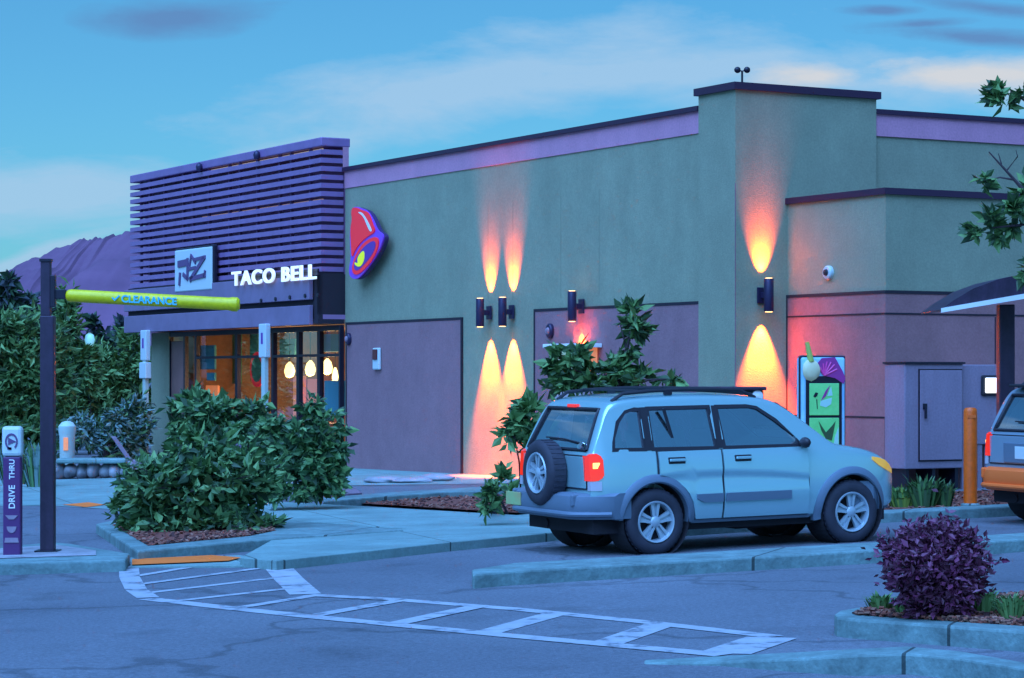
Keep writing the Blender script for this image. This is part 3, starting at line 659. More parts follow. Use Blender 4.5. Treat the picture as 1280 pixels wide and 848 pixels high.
# storefront
zg = 2.98; yC0, yC1 = LX(212, 500, -.1).y, LX(190, 500, -.1).y
bpart('column', 'stucco', [(-.12, yC0, -.6, .5, yC1, zg)])
bpart('interior_wall', 'interior', [(5.5, yR - .2, -.3, 5.7, yL, 3.3), (.3, yC0 + .02, -.3, 5.5, yC0 + .2, 3.0), (.3, yR - .1, -.3, 5.5, yR + .04, 3.0)])
bpart('interior_floor', 'intfloor', [(-.1, yR, -.3, 5.5, yC0, .02)])
bpart('interior_ceiling', 'interior', [(.01, yR + .04, 3.0, 5.5, yL, 3.1)])
bpart('sill_wall', 'beam', [(-.1, yR + .0, -.5, .02, yC0, .35)])
edges = [213, 232, 246, 297, 330, 342, 374, 400, 427]
for a, c in zip(edges[:-1], edges[1:]):
    ya, yb = LX(c, 480, -.06).y, LX(a, 480, -.06).y
    if c in (232,): 
        d = bpart('door', mat('brown door', (.22, .1, .09), .5, var=.15, scale=2), [(-.08, ya + .1, .36, -.03, yb - .1, 2.75)], bevel=.01)
        bpart('handle', 'chrome', [(-.12, ya + .15, 1.0, -.085, ya + .18, 1.5)], d)
    f = MB()
    fw = .07 if (c - a) > 20 else .05
    f.box(-.1, ya, .35, .0, ya + fw, zg); f.box(-.1, yb - fw, .35, .0, yb, zg); f.box(-.1, ya + fw, zg - .12, .0, yb - fw, zg); f.box(-.1, ya + fw, .35, .0, yb - fw, .45)
    if c - a > 25: f.box(-.1, ya + fw, 2.3, 0.0, yb - fw, 2.36)
    wn = f.build('window', 'frame', bld)
    pn = MB(); pn._f([pn.bm.verts.new(q) for q in ((-.05, ya + fw, .45), (-.05, yb - fw, .45), (-.05, yb - fw, zg - .12), (-.05, ya + fw, zg - .12))])
    pn.build('pane', 'shopglass', wn)
# slim pale posts with plates before the storefront
for i, (px, pyt, lb) in enumerate(((182, 413, 'slim pale post with plates at the far end of the canopy'), (331, 405, 'slim pale post with a plate before the middle windows'))):
    q = LX(px, pyt, -.78); t = thing('canopy_post', lb, 'post', BL(q.x, q.y, gz(-9)), TH, 'posts under the slatted canopy')
    zt = q.z - t.location.z; bb = MB(); bb.box(-.05, -.09, -.05, .05, .09, zt - .4); bb.build('shaft', 'paleframe', t, bevel=.01)
    bb = MB(); bb.box(-.07, -.19, zt - .75, .06, .19, zt); o = bb.build('plate', 'signblue', t, bevel=.02)
    bb = MB(); bb.box(-.075, -.05, zt - .45, -.07, .05, zt - .2); bb.build('slot', 'bellpurple', o)
    if i == 0:
        bb = MB(); bb.box(-.09, -.22, zt - 1.2, .07, .22, zt - .8); bb.build('plate', 'signblue', t, bevel=.02)
# inside: pendant lamps, posters, counter, chairs
def in_local(px, py, c): q = LX(px, py, c); return BL(q.x, q.y, q.z), q
for px, py, c, lb in ((362, 463, 1.2, 'glowing pendant lamp above the glowing orange panel, nearest the window mullion'), (388, 461, 1.6, 'glowing pendant lamp in the middle of the right hand window'), (409, 459, 1.3, 'glowing pendant lamp nearest the side wall corner'), (291, 462, 2.2, 'single yellow pendant lamp deep inside the wide window'), (419, 470, 2.4, 'small amber pendant lamp behind the rightmost pane')):
    wp_, q = in_local(px, py, c); t = thing('pendant_lamp', lb, 'lamp', wp_, TH, 'pendant lamps inside the restaurant')
    s_ = .6 if px in (419,) else 1
    bb = MB(); bb.lathe([(.02, .2), (.09 * s_, .12), (.13 * s_, -.02), (.1 * s_, -.14), (.02, -.18)], 14); bb.build('globe', 'bulb', t, smooth=True)
    bb = MB(); bb.tube([(0, 0, .18), (0, 0, 2.99 - q.z)], .012, 6); bb.build('cord', 'frame', t)
    li = bpy.data.lights.new('lamp', 'POINT'); li.energy = 12 * s_; li.color = (1, .55, .2); li.shadow_soft_size = .1
    lo = bpy.data.objects.new('lamp_light', li); C.objects.link(lo); lo.parent = t; lo.location = (0, 0, -.35)
def inpanel(name, label, cat, px0, py0, px1, py1, c, m, th=.06):
    a, b_ = LX(px0, py0, c), LX(px1, py1, c); cy, cz = (a.y + b_.y) / 2, (a.z + b_.z) / 2; t = BL(c, cy, cz)
    bb = MB(); bb.box(0, -abs(a.y - b_.y) / 2, -abs(a.z - b_.z) / 2, th, abs(a.y - b_.y) / 2, abs(a.z - b_.z) / 2)
    o = bb.build(name, m, bevel=.015); o.location = t; o.rotation_euler = (0, 0, TH); return tag(o, label, cat)
inpanel('booth_back', 'orange seat back inside the window left of centre lamp', 'seat', 366, 470, 377, 545, .5, 'orange', .12)
inpanel('booth_back', 'orange seat back below the middle pendant lamp', 'seat', 384, 474, 396, 545, .5, 'orange', .12)
inpanel('notice_board', 'blue panel on the wall inside the wide window', 'panel', 250, 432, 268, 462, .5, 'tealpanel')
inpanel('notice_board', 'small blue shelf panel below the larger blue panel inside', 'panel', 258, 466, 268, 476, .5, 'tealpanel')
inpanel('wall_art', 'green panel behind the yellow pendant lamp', 'panel', 272, 418, 300, 480, 1.6, 'greenpanel')
inpanel('wall_art', 'dark green panel beside the round red sign', 'panel', 312, 416, 322, 450, .6, 'greenpanel')
inpanel('wall_art', 'teal panel high behind the right hand pendant lamps', 'panel', 349, 424, 368, 445, 1.4, 'tealpanel')
inpanel('menu_display', 'blue counter display low behind the rightmost pane', 'counter', 405, 476, 424, 520, .5, 'tealpanel', .3)
wp_, q = in_local(322, 462, .6); t = thing('round_sign', 'round red ringed sign hanging inside the window', 'sign', wp_, TH)
mx_ = axes((0, 0, 0), (0, -1, 0), (0, 0, 1)); bb = MB(); bb.lathe([(.001, -.02), (.42, -.02), (.42, .02), (.001, .02)], 28, mx_); bb.build('disc', 'red', t)
bb = MB(); bb.lathe([(.001, .022), (.3, .022), (.3, .03), (.001, .03)], 28, mx_); bb.build('face', 'greenpanel', t)

inpanel('menu_display', 'bright teal menu panel high inside the rightmost pane', 'panel', 403, 418, 425, 440, 1.2, 'tealpanel')
inpanel('wall_art', 'orange poster low inside the wide window', 'panel', 257, 482, 272, 520, .8, 'orange')
inpanel('wall_art', 'brown framed poster beside the brown door', 'panel', 233, 420, 242, 520, .3, 'interior')
for px_, lb in ((285, 'dining table inside the wide window'), (352, 'dining table behind the slim post'), (398, 'dining table near the side wall corner')):
    wp_, q = in_local(px_, 505, 1.3); t = thing('dining_table', lb, 'table', BL(1.3, q.y, .02), TH, 'dining tables inside')
    bb = MB(); bb.box(-.4, -.4, .72, .4, .4, .77); bb.build('tabletop', 'cabinet', t, bevel=.01)
    bb = MB(); bb.lathe([(.25, 0), (.25, .03), (.04, .05), (.04, .719)], 12); bb.build('leg', 'frame', t)
ia = bpy.data.lights.new('dining_fill_light', 'AREA'); ia.energy = 32; ia.size = 2; ia.size_y = 8; ia.shape = 'RECTANGLE'; ia.color = (1, .6, .3)  # unseen fill lamp added to brighten the dining room
io = bpy.data.objects.new('dining_fill_light', ia); C.objects.link(io); io.parent = bld; io.location = (3.2, (yR + yC0) / 2, 2.95)
# bell sign on the side wall
q = LX(461, 305, -.02); bs = thing('bell_sign', 'red bell shaped sign with violet rim on the side wall beside the slats', 'sign', BL(q.x, q.y, q.z), TH)
sc_ = LX(437, 305, -.02).y - LX(486, 305, -.02).y; hz = (LX(461, 259, 0).z - LX(461, 350, 0).z)
def bpt(px, py):                           # picture point inside the sign -> sign local (y right to left, z)
    return Vector((0, LX(px, py, -.22).y - q.y, LX(px, py, -.22).z - q.z))
def zo(l): return [(422 + a * 80 / 565, 240 + b_ * 120 / 848) for a, b_ in l]
def smoothpoly(l, it=2):
    for _ in range(it):
        l = [p for i in range(len(l)) for p in ((l[i][0] * .75 + l[(i + 1) % len(l)][0] * .25, l[i][1] * .75 + l[(i + 1) % len(l)][1] * .25), (l[i][0] * .25 + l[(i + 1) % len(l)][0] * .75, l[i][1] * .25 + l[(i + 1) % len(l)][1] * .75))]
    return l
def bell(name, l, m, x0, x1, bev=0.01, par=bs):
    bb = MB(); pts = [bpt(*p) for p in smoothpoly(zo(l))]
    bb.loft([[Vector((x0, p.y, p.z)) for p in pts], [Vector((x1, p.y, p.z)) for p in pts]])
    return bb.build(name, m, par)
outer = [(148, 140), (175, 130), (210, 142), (275, 168), (322, 245), (362, 345), (415, 375), (412, 435), (365, 545), (292, 655), (200, 765), (150, 772), (112, 735), (116, 650), (132, 590), (122, 460), (122, 330), (138, 250), (138, 175)]
bell('backing', [(a + 8, b_ + 4) for a, b_ in outer], mat('sign return dark', (.05, .02, .09), .4), -.12, -.2)
bell('rim', outer, mat('rim violet', (.18, .05, .5), .35, emit=(.16, .04, .6), estr=.05), -.201, -.235)
bell('bell_body', [(150, 140), (190, 140), (235, 165), (295, 180), (330, 290), (356, 352), (280, 395), (215, 455), (170, 520), (145, 590), (140, 470), (132, 330), (150, 240), (140, 190)], 'red', -.236, -.26)
bell('highlight', [(195, 178), (240, 180), (285, 250), (330, 345), (310, 356), (280, 290), (250, 215)], 'white', -.2605, -.266)
bell('mouth_ring', [(300, 415), (360, 395), (385, 430), (370, 520), (300, 640), (200, 735), (155, 725), (145, 660), (185, 540), (240, 460)], 'red', -.236, -.258)
bell('mouth', [(300, 450), (345, 430), (362, 460), (345, 530), (290, 610), (205, 700), (170, 690), (165, 640), (200, 560), (250, 490)], 'bellpurple', -.2585, -.264)
bell('clapper', [(245, 520), (262, 530), (262, 600), (235, 655), (205, 665), (175, 640), (180, 620), (205, 640), (200, 580)], 'bellyellow', -.2645, -.272)

# lettering and square sign on the slats
cr_ = LX(395, 335, -.78); cl_ = LX(290, 345, -.78)
zb_ = LX(290, 358, -.78).z; zt_ = LX(290, 340, -.78).z; hgt = zt_ - zb_
ls = thing('letter_sign', 'white block letters along the bottom of the slatted tower', 'sign', BL(-.78, cl_.y, zb_), TH)
o = text_mesh('lettering', 'TACO BELL', 1.0, 'letter', ls, Matrix(), .02, .022, spacing=1.12)
xsz = [v.co.x for v in o.data.vertices]; ysz = [v.co.y for v in o.data.vertices]
kx = (cl_.y - cr_.y) / (max(xsz) - min(xsz)); ky = hgt / (max(ysz) - min(ysz))
o.data.transform(axes((0, 0, 0), (0, -1, 0), (0, 0, 1)) @ Matrix.Diagonal((kx, ky, 1, 1)) @ Matrix.Translation((-min(xsz), -min(ysz), 0)))
bb = MB(); L_ = cl_.y - cr_.y; bb.box(.06, -L_ + .05, .1, .1, -.05, .18); bb.box(.06, -L_ + .05, hgt - .18, .1, -.05, hgt - .1); bb.build('mounting_rail', 'frame', ls)
qa, qb = LX(221, 340, -.68), LX(267, 337, -.68); ztop_, zbot_ = LX(244, 311, -.68).z, LX(244, 364, -.68).z
ss = thing('square_sign', 'pale square sign with dark angular emblem on the slats', 'sign', BL(-.68, (qa.y + qb.y) / 2, (ztop_ + zbot_) / 2), TH)
sw, sh = qa.y - qb.y, ztop_ - zbot_
bb = MB(); bb.box(-.06, -sw / 2, -sh / 2, .1, sw / 2, sh / 2); bb.build('board', 'signblue', ss, bevel=.03)
bb = MB(); bb.box(-.03, -sw / 2 - .05, -sh / 2 - .05, .09, sw / 2 + .05, sh / 2 + .05); bb.build('border', 'frame', ss, bevel=.03)
def stroke(bb, pts, wd, x=-.075):
    for (a, c) in zip(pts[:-1], pts[1:]):
        A, B_ = Vector((0, (.5 - a[0]) * sw, (.5 - a[1]) * sh)), Vector((0, (.5 - c[0]) * sw, (.5 - c[1]) * sh)); d = B_ - A
        bb.obox(axes((A + B_) / 2 + Vector((x, 0, 0)), d, (1, 0, 0)), d.length + wd * .6, .026, wd)
def zs(l): return [((a - 105) / 265, (b_ - 100) / 335) for a, b_ in l]
bb = MB()
for l, wd in (([(140, 212), (195, 205)], .16), ([(205, 180), (205, 330)], .1), ([(232, 150), (220, 235)], .07), ([(235, 160), (262, 215)], .07), ([(215, 260), (260, 252)], .07), ([(255, 190), (330, 178)], .08), ([(322, 185), (225, 345)], .11), ([(225, 338), (330, 318)], .1), ([(330, 290), (325, 330)], .08), ([(150, 290), (145, 375)], .09), ([(175, 300), (205, 335)], .1)):
    stroke(bb, zs(l), wd)
bb.build('emblem', 'signmark', ss)

# sconces with their real lamps
def sconce(px, pyc, plane, label, lit=(1, 1), e=1.0):
    q = LX(px, pyc, -.22) if plane == 'A' else LY(px, pyc, -.25)
    rz = TH if plane == 'A' else TH + PI / 2                # local -x points off the wall
    off = .22 if plane == 'A' else .22
    t = thing('wall_sconce', label, 'lamp', BL(q.x, q.y, q.z), rz, 'up and down wall lamps')
    bb = MB(); bb.lathe([(.001, -.27), (.075, -.27), (.08, -.26), (.08, .26), (.075, .27), (.001, .27)], 20); bb.build('housing', 'sconce', t, smooth=True)
    bb = MB(); bb.box(.07, -.035, -.05, off - .02, .035, .05); bb.build('bracket', 'sconce', t, bevel=.008)
    bb = MB(); bb.box(off - .04, -.09, -.13, off - .008, .09, .13); bb.build('wall_plate', 'sconce', t, bevel=.008)
    for s_, on in ((1, lit[0]), (-1, lit[1])):
        bb = MB(); bb.lathe([(.001, .271 * s_), (.06, .271 * s_), (.06, .276 * s_), (.001, .276 * s_)], 16); bb.build('lens', 'lens', t)
        if on:
            li = bpy.data.lights.new('spot', 'SPOT'); li.energy = on * e; li.color = (1, .105, .006); li.spot_size = math.radians(52 if s_ < 0 else 62); li.spot_blend = .75 if s_ < 0 else 1.0; li.shadow_soft_size = .02
            lo = bpy.data.objects.new('spot_light', li); C.objects.link(lo); lo.parent = t; lo.location = (.07, 0, .285 * s_)
            d = Vector((.16 if s_ < 0 else .5, 0, s_)).normalized(); lo.rotation_euler = (-d).to_track_quat('Z', 'Y').to_euler()
SE = 1250
sconce(600, 391, 'A', 'black cylinder wall lamp, left of the close pair, over its orange glow', (.2, 1.0), SE)
sconce(628, 390, 'A', 'black cylinder wall lamp, right of the close pair, over its orange glow', (.2, 1.0), SE)
sconce(715, 383, 'A', 'black cylinder wall lamp above the pick up window by the tree', (0, .2), SE)
sconce(961, 369, 'B', 'black cylinder wall lamp alone between the corner tower and annex', (.22, .85), SE)

# small wall fixtures
def disc_fixture(name, label, cat, local, nrm, r, m1, m2, ell=1.0):
    t = thing(name, label, cat, BL(*local), TH); ey = (0, 0, 1); ex = Vector(ey).cross(Vector(nrm)); mx_ = axes((0, 0, 0), ex, ey) @ Matrix.Diagonal((1, ell, 1, 1))
    bb = MB(); bb.lathe([(.001, -.01), (r, -.01), (r, .05), (r * .85, .07), (.001, .07)], 24, mx_); bb.build('housing', m1, t, smooth=True)
    bb = MB(); bb.lathe([(.001, .071), (r * .5, .071), (r * .42, .1), (.001, .12)], 20, mx_); bb.build('lens', m2, t, smooth=True); return t
disc_fixture('wall_camera', 'small round camera on the upper annex wall', 'camera', LX(1037, 341, xa - .0), (-1, 0, 0), .11, 'signblue', 'black')
disc_fixture('wall_vent', 'oval blue vent on the mauve panel beside the pick up window', 'vent', LX(689, 414, -.012), (-1, 0, 0), .11, 'sconce', 'cabinet', 1.25)
disc_fixture('wall_vent', 'small oval vent at the corner beside the storefront', 'vent', LX(437, 424, -.012), (-1, 0, 0), .1, 'sconce', 'cabinet', 1.3)
q = LX(473, 447, -.012); t = thing('alarm_box', 'small pale alarm box with dark red lens on the mauve panel', 'alarm', BL(*q), TH)
bb = MB(); bb.box(-.07, -.16, -.26, -.002, .16, .2); bb.build('case', 'signblue', t, bevel=.03)
bb = MB(); bb.box(-.1, -.1, -.05, -.072, .1, .17); bb.build('lens', mat('dark red lens', (.12, .012, .02), .3), t, bevel=.02)
# pick-up window
qa, qb = LX(705, 432, -.1), LX(748, 428, -.1); zt_ = qa.z; yw0, yw1 = qb.y, qa.y
pw = thing('pickup_window', 'projecting pick up window with pale ledge under the lone lamp', 'window', BL(0, (yw0 + yw1) / 2, 0), TH); hwid = (yw1 - yw0) / 2
bb = MB(); bb.box(-.55, -hwid, zt_ - .05, -.022, hwid, zt_ + .02); bb.build('ledge', 'white', pw, bevel=.01)
zb_ = LX(715, 465, -.4).z
bb = MB()
for yy in (-hwid + .06, hwid - .12): bb.box(-.4, yy, zb_, -.35, yy + .06, zt_ - .05)
bb.box(-.4, -hwid + .12, zb_, -.35, hwid - .12, zb_ + .06); bb.box(-.35, hwid - .11, zb_, -.022, hwid - .06, zt_ - .05); bb.build('frame', 'frame', pw)
bb = MB(); bb._f([bb.bm.verts.new(v) for v in ((-.375, -hwid + .12, zb_ + .06), (-.375, hwid - .12, zb_ + .06), (-.375, hwid - .12, zt_ - .05), (-.375, -hwid + .12, zt_ - .05))]); bb.build('pane', 'glass', pw)
bb = MB(); bb.box(-.4, -hwid + .05, zb_ - .9, -.022, hwid - .05, zb_ - .001); bb.build('counter', mat('pale counter', (.45, .36, .38), .6), pw, bevel=.01)
bb = MB(); bb.box(-.2, -hwid + .1, zb_ + .02, -.06, hwid - .6, zb_ + .45); bb.build('glowing_shelf', 'orange', pw)

# roof anemometer
q = LX(925, 97, .5); t = thing('roof_anemometer', 'small twin cup wind gauge standing on the corner tower roof', 'antenna', BL(.4, .4, ZT), TH)
bb = MB(); bb.tube([(0, 0, 0), (0, 0, .24)], .018, 8); bb.build('mast', 'frame', t)
for s_ in (-1, 1):
    bb = MB(); bb.blob((.075 * s_ * .9, -.04 * s_, .27), (.06, .055, .055), 3, .05, 2); bb.tube([(0, 0, .25), (.07 * s_, -.04 * s_, .27)], .012, 6); bb.build('cup', 'frame', t, smooth=True)
for px, py, lb in ((250, 203, 'small dark spot light on the slatted tower rim, left one'), (322, 188, 'small dark spot light on the slatted tower rim, right one')):
    q = LX(px, py + 6, -.6); t = tag(MB().lathe([(.001, -.1), (.06, -.09), (.085, 0), (.06, .07), (.001, .11)], 14).build('rim_light', 'sconce', smooth=True), lb, 'lamp', 'rim spot lights'); t.location = BL(-.62, q.y, q.z)

# ------------------------------------------------------------------ annex front: cabinet, wall lamp, menu board, bollard, utility box, canopy
cy = yX - .55; c0, c1, c2 = LY(1131, 500, cy).x, LY(1204, 500, cy).x, LY(1252, 500, cy).x
zt_, zb_ = LY(1165, 455, cy).z, LY(1165, 586, cy).z; cz = gz(6.2) + .02
cab = thing('utility_cabinet', 'tall mauve metal cabinet with a hinged door on legs by the annex', 'cabinet', BL((c0 + c1) / 2, cy, 0), TH); hwc = (c1 - c0) / 2
bb = MB(); bb.box(-hwc, 0, zb_, hwc, .5, zt_); bb.build('case', 'cabinet', cab, bevel=.015)
d0, d1 = LY(1149, 500, cy).x - (c0 + c1) / 2, LY(1201, 500, cy).x - (c0 + c1) / 2; dz1, dz0 = LY(1175, 463, cy).z, LY(1175, 575, cy).z
bb = MB(); bb.box(d0 - .02, -.012, dz0 - .02, d1 + .02, .0, dz1 + .02); bb.build('door_gap', 'reveal', cab)
bb = MB(); bb.box(d0, -.035, dz0, d1, -.013, dz1); dr = bb.build('door', 'cabinet', cab, bevel=.006)
bb = MB(); hz_ = LY(1155, 512, cy).z; bb.box(d0 + .06, -.085, hz_ - .14, d0 + .09, -.05, hz_ + .04); bb.box(d0 + .04, -.05, hz_ - .0, d0 + .12, -.036, hz_ + .09); bb.build('handle', 'frame', dr, bevel=.004)
bb = MB(); bb.box(-hwc - .02, -.03, zt_, hwc + .02, .52, zt_ + .03); bb.build('lid', 'frame', cab)
for x_ in (-hwc + .06, 0, hwc - .12):
    bb = MB(); bb.box(x_, .05, -.1, x_ + .06, .45, zb_); bb.build('leg', 'frame', cab)
cab2 = thing('meter_cabinet', 'plain mauve metal box beside the tall cabinet carrying a lit lamp', 'cabinet', BL((c1 + c2) / 2 + .04, cy + .1, 0), TH); hw2 = (c2 - c1) / 2 - .03
zb2 = LY(1230, 556, cy).z
bb = MB(); bb.box(-hw2, 0, zb2, hw2 + .3, .4, zt_ - .01); bb.build('case', 'cabinet', cab2, bevel=.015)
for k in range(5):
    bb = MB(); bb.box(-hw2 + k * .16, .02, -.1, -hw2 + k * .16 + .09, .06, zb2); bb.build('leg', 'cabinet', cab2)
q = LY(1236, 482, cy + .1); t = thing('wall_lamp', 'square white glowing lamp on the mauve box behind the bollard', 'lamp', BL(*q), TH)
bb = MB(); bb.box(-.17, -.05, -.16, .17, -.002, .16); bb.build('housing', 'black', t, bevel=.03)
bb = MB(); bb.box(-.125, -.085, -.12, .125, -.051, .12); bb.build('lens', 'lampwhite', t, bevel=.03)
# orange bollard
p = G(1213, 632, .1); r_ = 8.5 * p.y / F; hh = W(1213, 510, p.y).z - p.z
bo = thing('bollard', 'round orange steel bollard in front of the cabinets', 'bollard', p)
bb = MB(); bb.lathe([(r_, -.2), (r_, hh - .05), (r_ * .93, hh - .02), (r_ * .7, hh), (.001, hh + .005)], 24); bb.build('post', 'bollard', bo, smooth=True)
bb = MB(); bb.box(-r_ * .6, -r_ - .004, hh - .13, r_ * .6, -r_ * .6, hh - .09); bb.build('slot', 'tanglow', bo)
bb = MB(); bb.lathe([(r_ + .04, -.02), (r_ + .04, .015), (r_ + .005, .03)], 24); bb.build('collar', 'kerb', bo)
# menu board
p = W(1026, 600, 35.2); p.z = gz(p.x) + .1; mw = 55 / F * p.y / math.cos(TH) * .97; mh0, mh1 = W(1026, 583, p.y).z - p.z, W(1026, 447, p.y).z - p.z
mb_ = thing('menu_board', 'tall lit blue menu board with green screens beside the bonnet', 'sign', p, math.radians(12))
hm = mw / 2 * .93
bb = MB(); bb.box(-hm, -.12, mh0, hm, .12, mh1); bb.build('case', 'boardblue', mb_, bevel=.03)
bb = MB(); bb.box(-hm - .025, -.07, mh0 - .02, hm + .025, -.03, mh1 + .025); bb.build('edge_frame', 'frame', mb_, bevel=.03)
for x_ in (-hm * .6, hm * .6): bb = MB(); bb.box(x_ - .06, -.06, -.1, x_ + .06, .06, mh0); bb.build('leg', 'frame', mb_)
def mpt(a, b_): return ((a - 262) / 185 * hm, mh1 - (b_ - 105) / 735 * (mh1 - mh0))     # inside the zoomed board
x0_, z1s = mpt(128, 250); x1_, z0s = mpt(405, 830)
x0_, x1_ = -hm * .68, hm * .68
bb = MB(); bb.box(x0_ - .05, -.14, z0s - .2, x1_ + .05, -.121, z1s + .04); bb.build('screen_frame', 'frame', mb_, bevel=.02)
scr = []
for a, b_ in ((280, 495), (512, 730), (745, 840)):
    zt1, zt0 = mpt(0, a)[1], mpt(0, b_)[1]; bb = MB(); bb.box(x0_, -.155, zt0, x1_, -.141, zt1); scr.append((bb.build('screen', 'screen', mb_, bevel=.01), zt0, zt1))
def poly(bb, pts, y0_, y1_): bb.loft([[Vector((x, y0_, z)) for x, z in pts], [Vector((x, y1_, z)) for x, z in pts]])
s0, a0, a1 = scr[0]; hh = a1 - a0
for nm, m_, pts in (('picture', 'boardpurple', [(-.25, .45), (.05, .75), (.4, .95), (.1, .6)]), ('picture', 'frame', [(-.75, .6), (-.6, .72), (-.42, .7), (-.5, .6), (-.65, .55)]), ('picture', 'screenart', [(-.3, .3), (.1, .25), (.45, .35), (.5, .55), (.1, .5), (-.25, .45)]), ('picture', 'frame', [(-.55, .5), (-.5, .2), (-.46, .2), (-.49, .5)]), ('picture', 'screenart', [(.2, .6), (.55, .62), (.45, .9)])):
    bb = MB(); poly(bb, [(x * x1_, a0 + z * hh) for x, z in pts], -.162, -.1555); bb.build(nm, m_, s0)
s0, a0, a1 = scr[1]; hh = a1 - a0
for m_, pts in (('white', [(-.85, .25), (-.75, .5), (-.6, .6), (-.42, .45), (-.35, .25), (-.5, .12), (-.7, .1)]), ('leaf2', [(-.4, .9), (.1, .55), (.5, .75), (.75, .9), (.5, .3), (.1, .35), (-.2, .6)]), ('screenart', [(.6, .1), (.95, .1), (.95, .7), (.7, .4)])):
    bb = MB(); poly(bb, [(x * x1_, a0 + z * hh) for x, z in pts], -.162, -.1555); bb.build('picture', m_, s0)
bb = MB(); poly(bb, [(-.72 * x1_ / .68 * .68, a0 + .28 * hh), (-.6 * x1_, a0 + .42 * hh), (-.48 * x1_, a0 + .28 * hh), (-.6 * x1_, a0 + .2 * hh)], -.167, -.1625); bb.build('picture', 'frame', s0)
s0, a0, a1 = scr[2]; hh = a1 - a0
bb = MB(); poly(bb, [(-.5 * x1_, a0 + .3 * hh), (0, a0 + .7 * hh), (.7 * x1_, a0 + .9 * hh), (.3 * x1_, a0 + .3 * hh)], -.162, -.1555); bb.build('picture', 'screenart', s0)
zz = mh1
bb = MB(); poly(bb, [(-hm * .28, zz - .08), (-hm * .1, zz - .01), (hm * .5, zz - .0), (hm * .85, zz - .2), (hm * .98, zz - .3), (hm * .9, zz - .38), (hm * .5, zz - .3), (-hm * .05, zz - .26), (-hm * .25, zz - .16)], -.15, -.1215); fan = bb.build('fan_ornament', 'boardpurple', mb_)
bb = MB()
for k in range(6):
    a = PI * (.15 + .13 * k); bb.tube([(0, -.152, zz - .26), (math.cos(a) * hm * .45 + .06, -.152, zz - .26 + math.sin(a) * .2)], .012, 5)
bb.build('rib', 'boardpink', fan)
bb = MB(); bb.blob((-hm * .58, -.14, zz - .18), (.14, .05, .16), 2, .05, 2); bb.build('bulb_ornament', 'cream', mb_, smooth=True)
bb = MB(); bb.tube([(-hm * .6, -.14, zz - .06), (-hm * .78, -.14, zz + .22)], [.05, .03], 8); bb.build('stalk_ornament', 'olive', mb_, smooth=True)
# dark utility box behind the car
p = W(878, 580, 33.0); p.z = gz(p.x) + .05; ub = thing('equipment_box', 'long dark flat topped box behind the silver car with a round pale gauge', 'box', p, math.radians(12))
zt_ = W(900, 483.5, 33).z - p.z; uw = 140 / F * 33 / 2
bb = MB(); bb.box(-uw, -.35, -.1, uw, .35, zt_ - .05); bb.build('case', mat('dark box', (.05, .06, .08), .5, metal=.2), ub, bevel=.02)
bb = MB(); bb.box(-uw - .1, -.42, zt_ - .05, uw + .02, .42, zt_); bb.build('lid', 'purpsteel', ub, bevel=.015)
bb = MB(); bb.lathe([(.001, 0), (.075, 0), (.075, .04), (.001, .05)], 20, axes((uw - .1, -.35, zt_ - .125), (1, 0, 0), (0, 0, 1))); bb.build('gauge', 'white', ub)
# ordering canopy
p = G(1257, 640); p = W(1257, 600, 33.5); p.z = gz(p.x); cn = thing('order_canopy', 'dark wing shaped canopy on a thick post at the order point', 'canopy', p, 0)
bb = MB(); zt_ = W(1257, 372, 33.5).z - p.z; bb.box(-.105, -.12, -.1, .105, .12, zt_ - .1); bb.build('post', 'purpsteel', cn, bevel=.015)
bb = MB()
up = [(1165, 389), (1180, 378), (1205, 363), (1235, 352), (1262, 346), (1300, 342), (1400, 330)]; lo_ = [(1165, 391), (1205, 386), (1245, 378), (1290, 370), (1400, 350)]
U = [W(a, b_, 33.5) - p for a, b_ in up]; Lw = [W(a, b_, 33.5) - p for a, b_ in lo_]
ol = U + list(reversed(Lw)); bb.loft([[Vector((v.x, -.7, v.z)) for v in ol], [Vector((v.x, .9, v.z)) for v in ol]]); bb.build('roof', 'purpsteel', cn)
bb = MB(); q0, q1 = W(1165, 390, 33.5) - p, W(1400, 351, 33.5) - p
for yy in (-.73,): bb.loft([[Vector((q0.x, yy, q0.z - .03)), Vector((q0.x, yy + .028, q0.z - .03)), Vector((q0.x, yy + .028, q0.z + .03)), Vector((q0.x, yy, q0.z + .03))], [Vector((q1.x, yy, q1.z - .03)), Vector((q1.x, yy + .028, q1.z - .03)), Vector((q1.x, yy + .028, q1.z + .05)), Vector((q1.x, yy, q1.z + .05))]])
bb.build('edge_trim', 'white', cn)

# ------------------------------------------------------------------ left: clearance pole, arrow sign, low wall, lamp
p = G(60, 690, .12); dd = p.y; zt_ = W(57, 324, dd).z - p.z
cp = thing('clearance_pole', 'tall dark purple pole holding the lime clearance bar', 'pole', p)
bb = MB(); r_ = 8.5 * dd / F; bb.box(-r_, -r_, -.15, r_, r_, W(57, 395, dd).z - p.z); bb.build('lower_post', 'purpsteel', cp, bevel=.01)
bb = MB(); r2 = 6 * dd / F; bb.box(-r2 - .02, -r2, W(57, 395, dd).z - p.z, r2 - .02, r2, zt_ - .03); bb.build('upper_post', 'purpsteel', cp, bevel=.008)
bb = MB(); bb.box(-r2 - .03, -r2 - .01, zt_ - .03, r2 - .01, r2 + .01, zt_); bb.build('cap', 'frame', cp)
bb = MB(); bb.box(-r_ - .05, -r_ - .05, -.02, r_ + .05, r_ + .05, .02); bb.build('base_plate', 'frame', cp)
za = W(72, 368, dd).z - p.z
bb = MB(); bb.box(r2 - .025, -.03, za - .05, r2 + .14, .03, za + .05); bb.box(r2 - .02, -.05, za - .14, r2 + .03, .05, za + .2); bb.build('arm', 'frame', cp, bevel=.006)
yb = p.y
a0, a1 = W(83, 369.5, yb), W(300, 381, yb); rb = 8 * dd / F
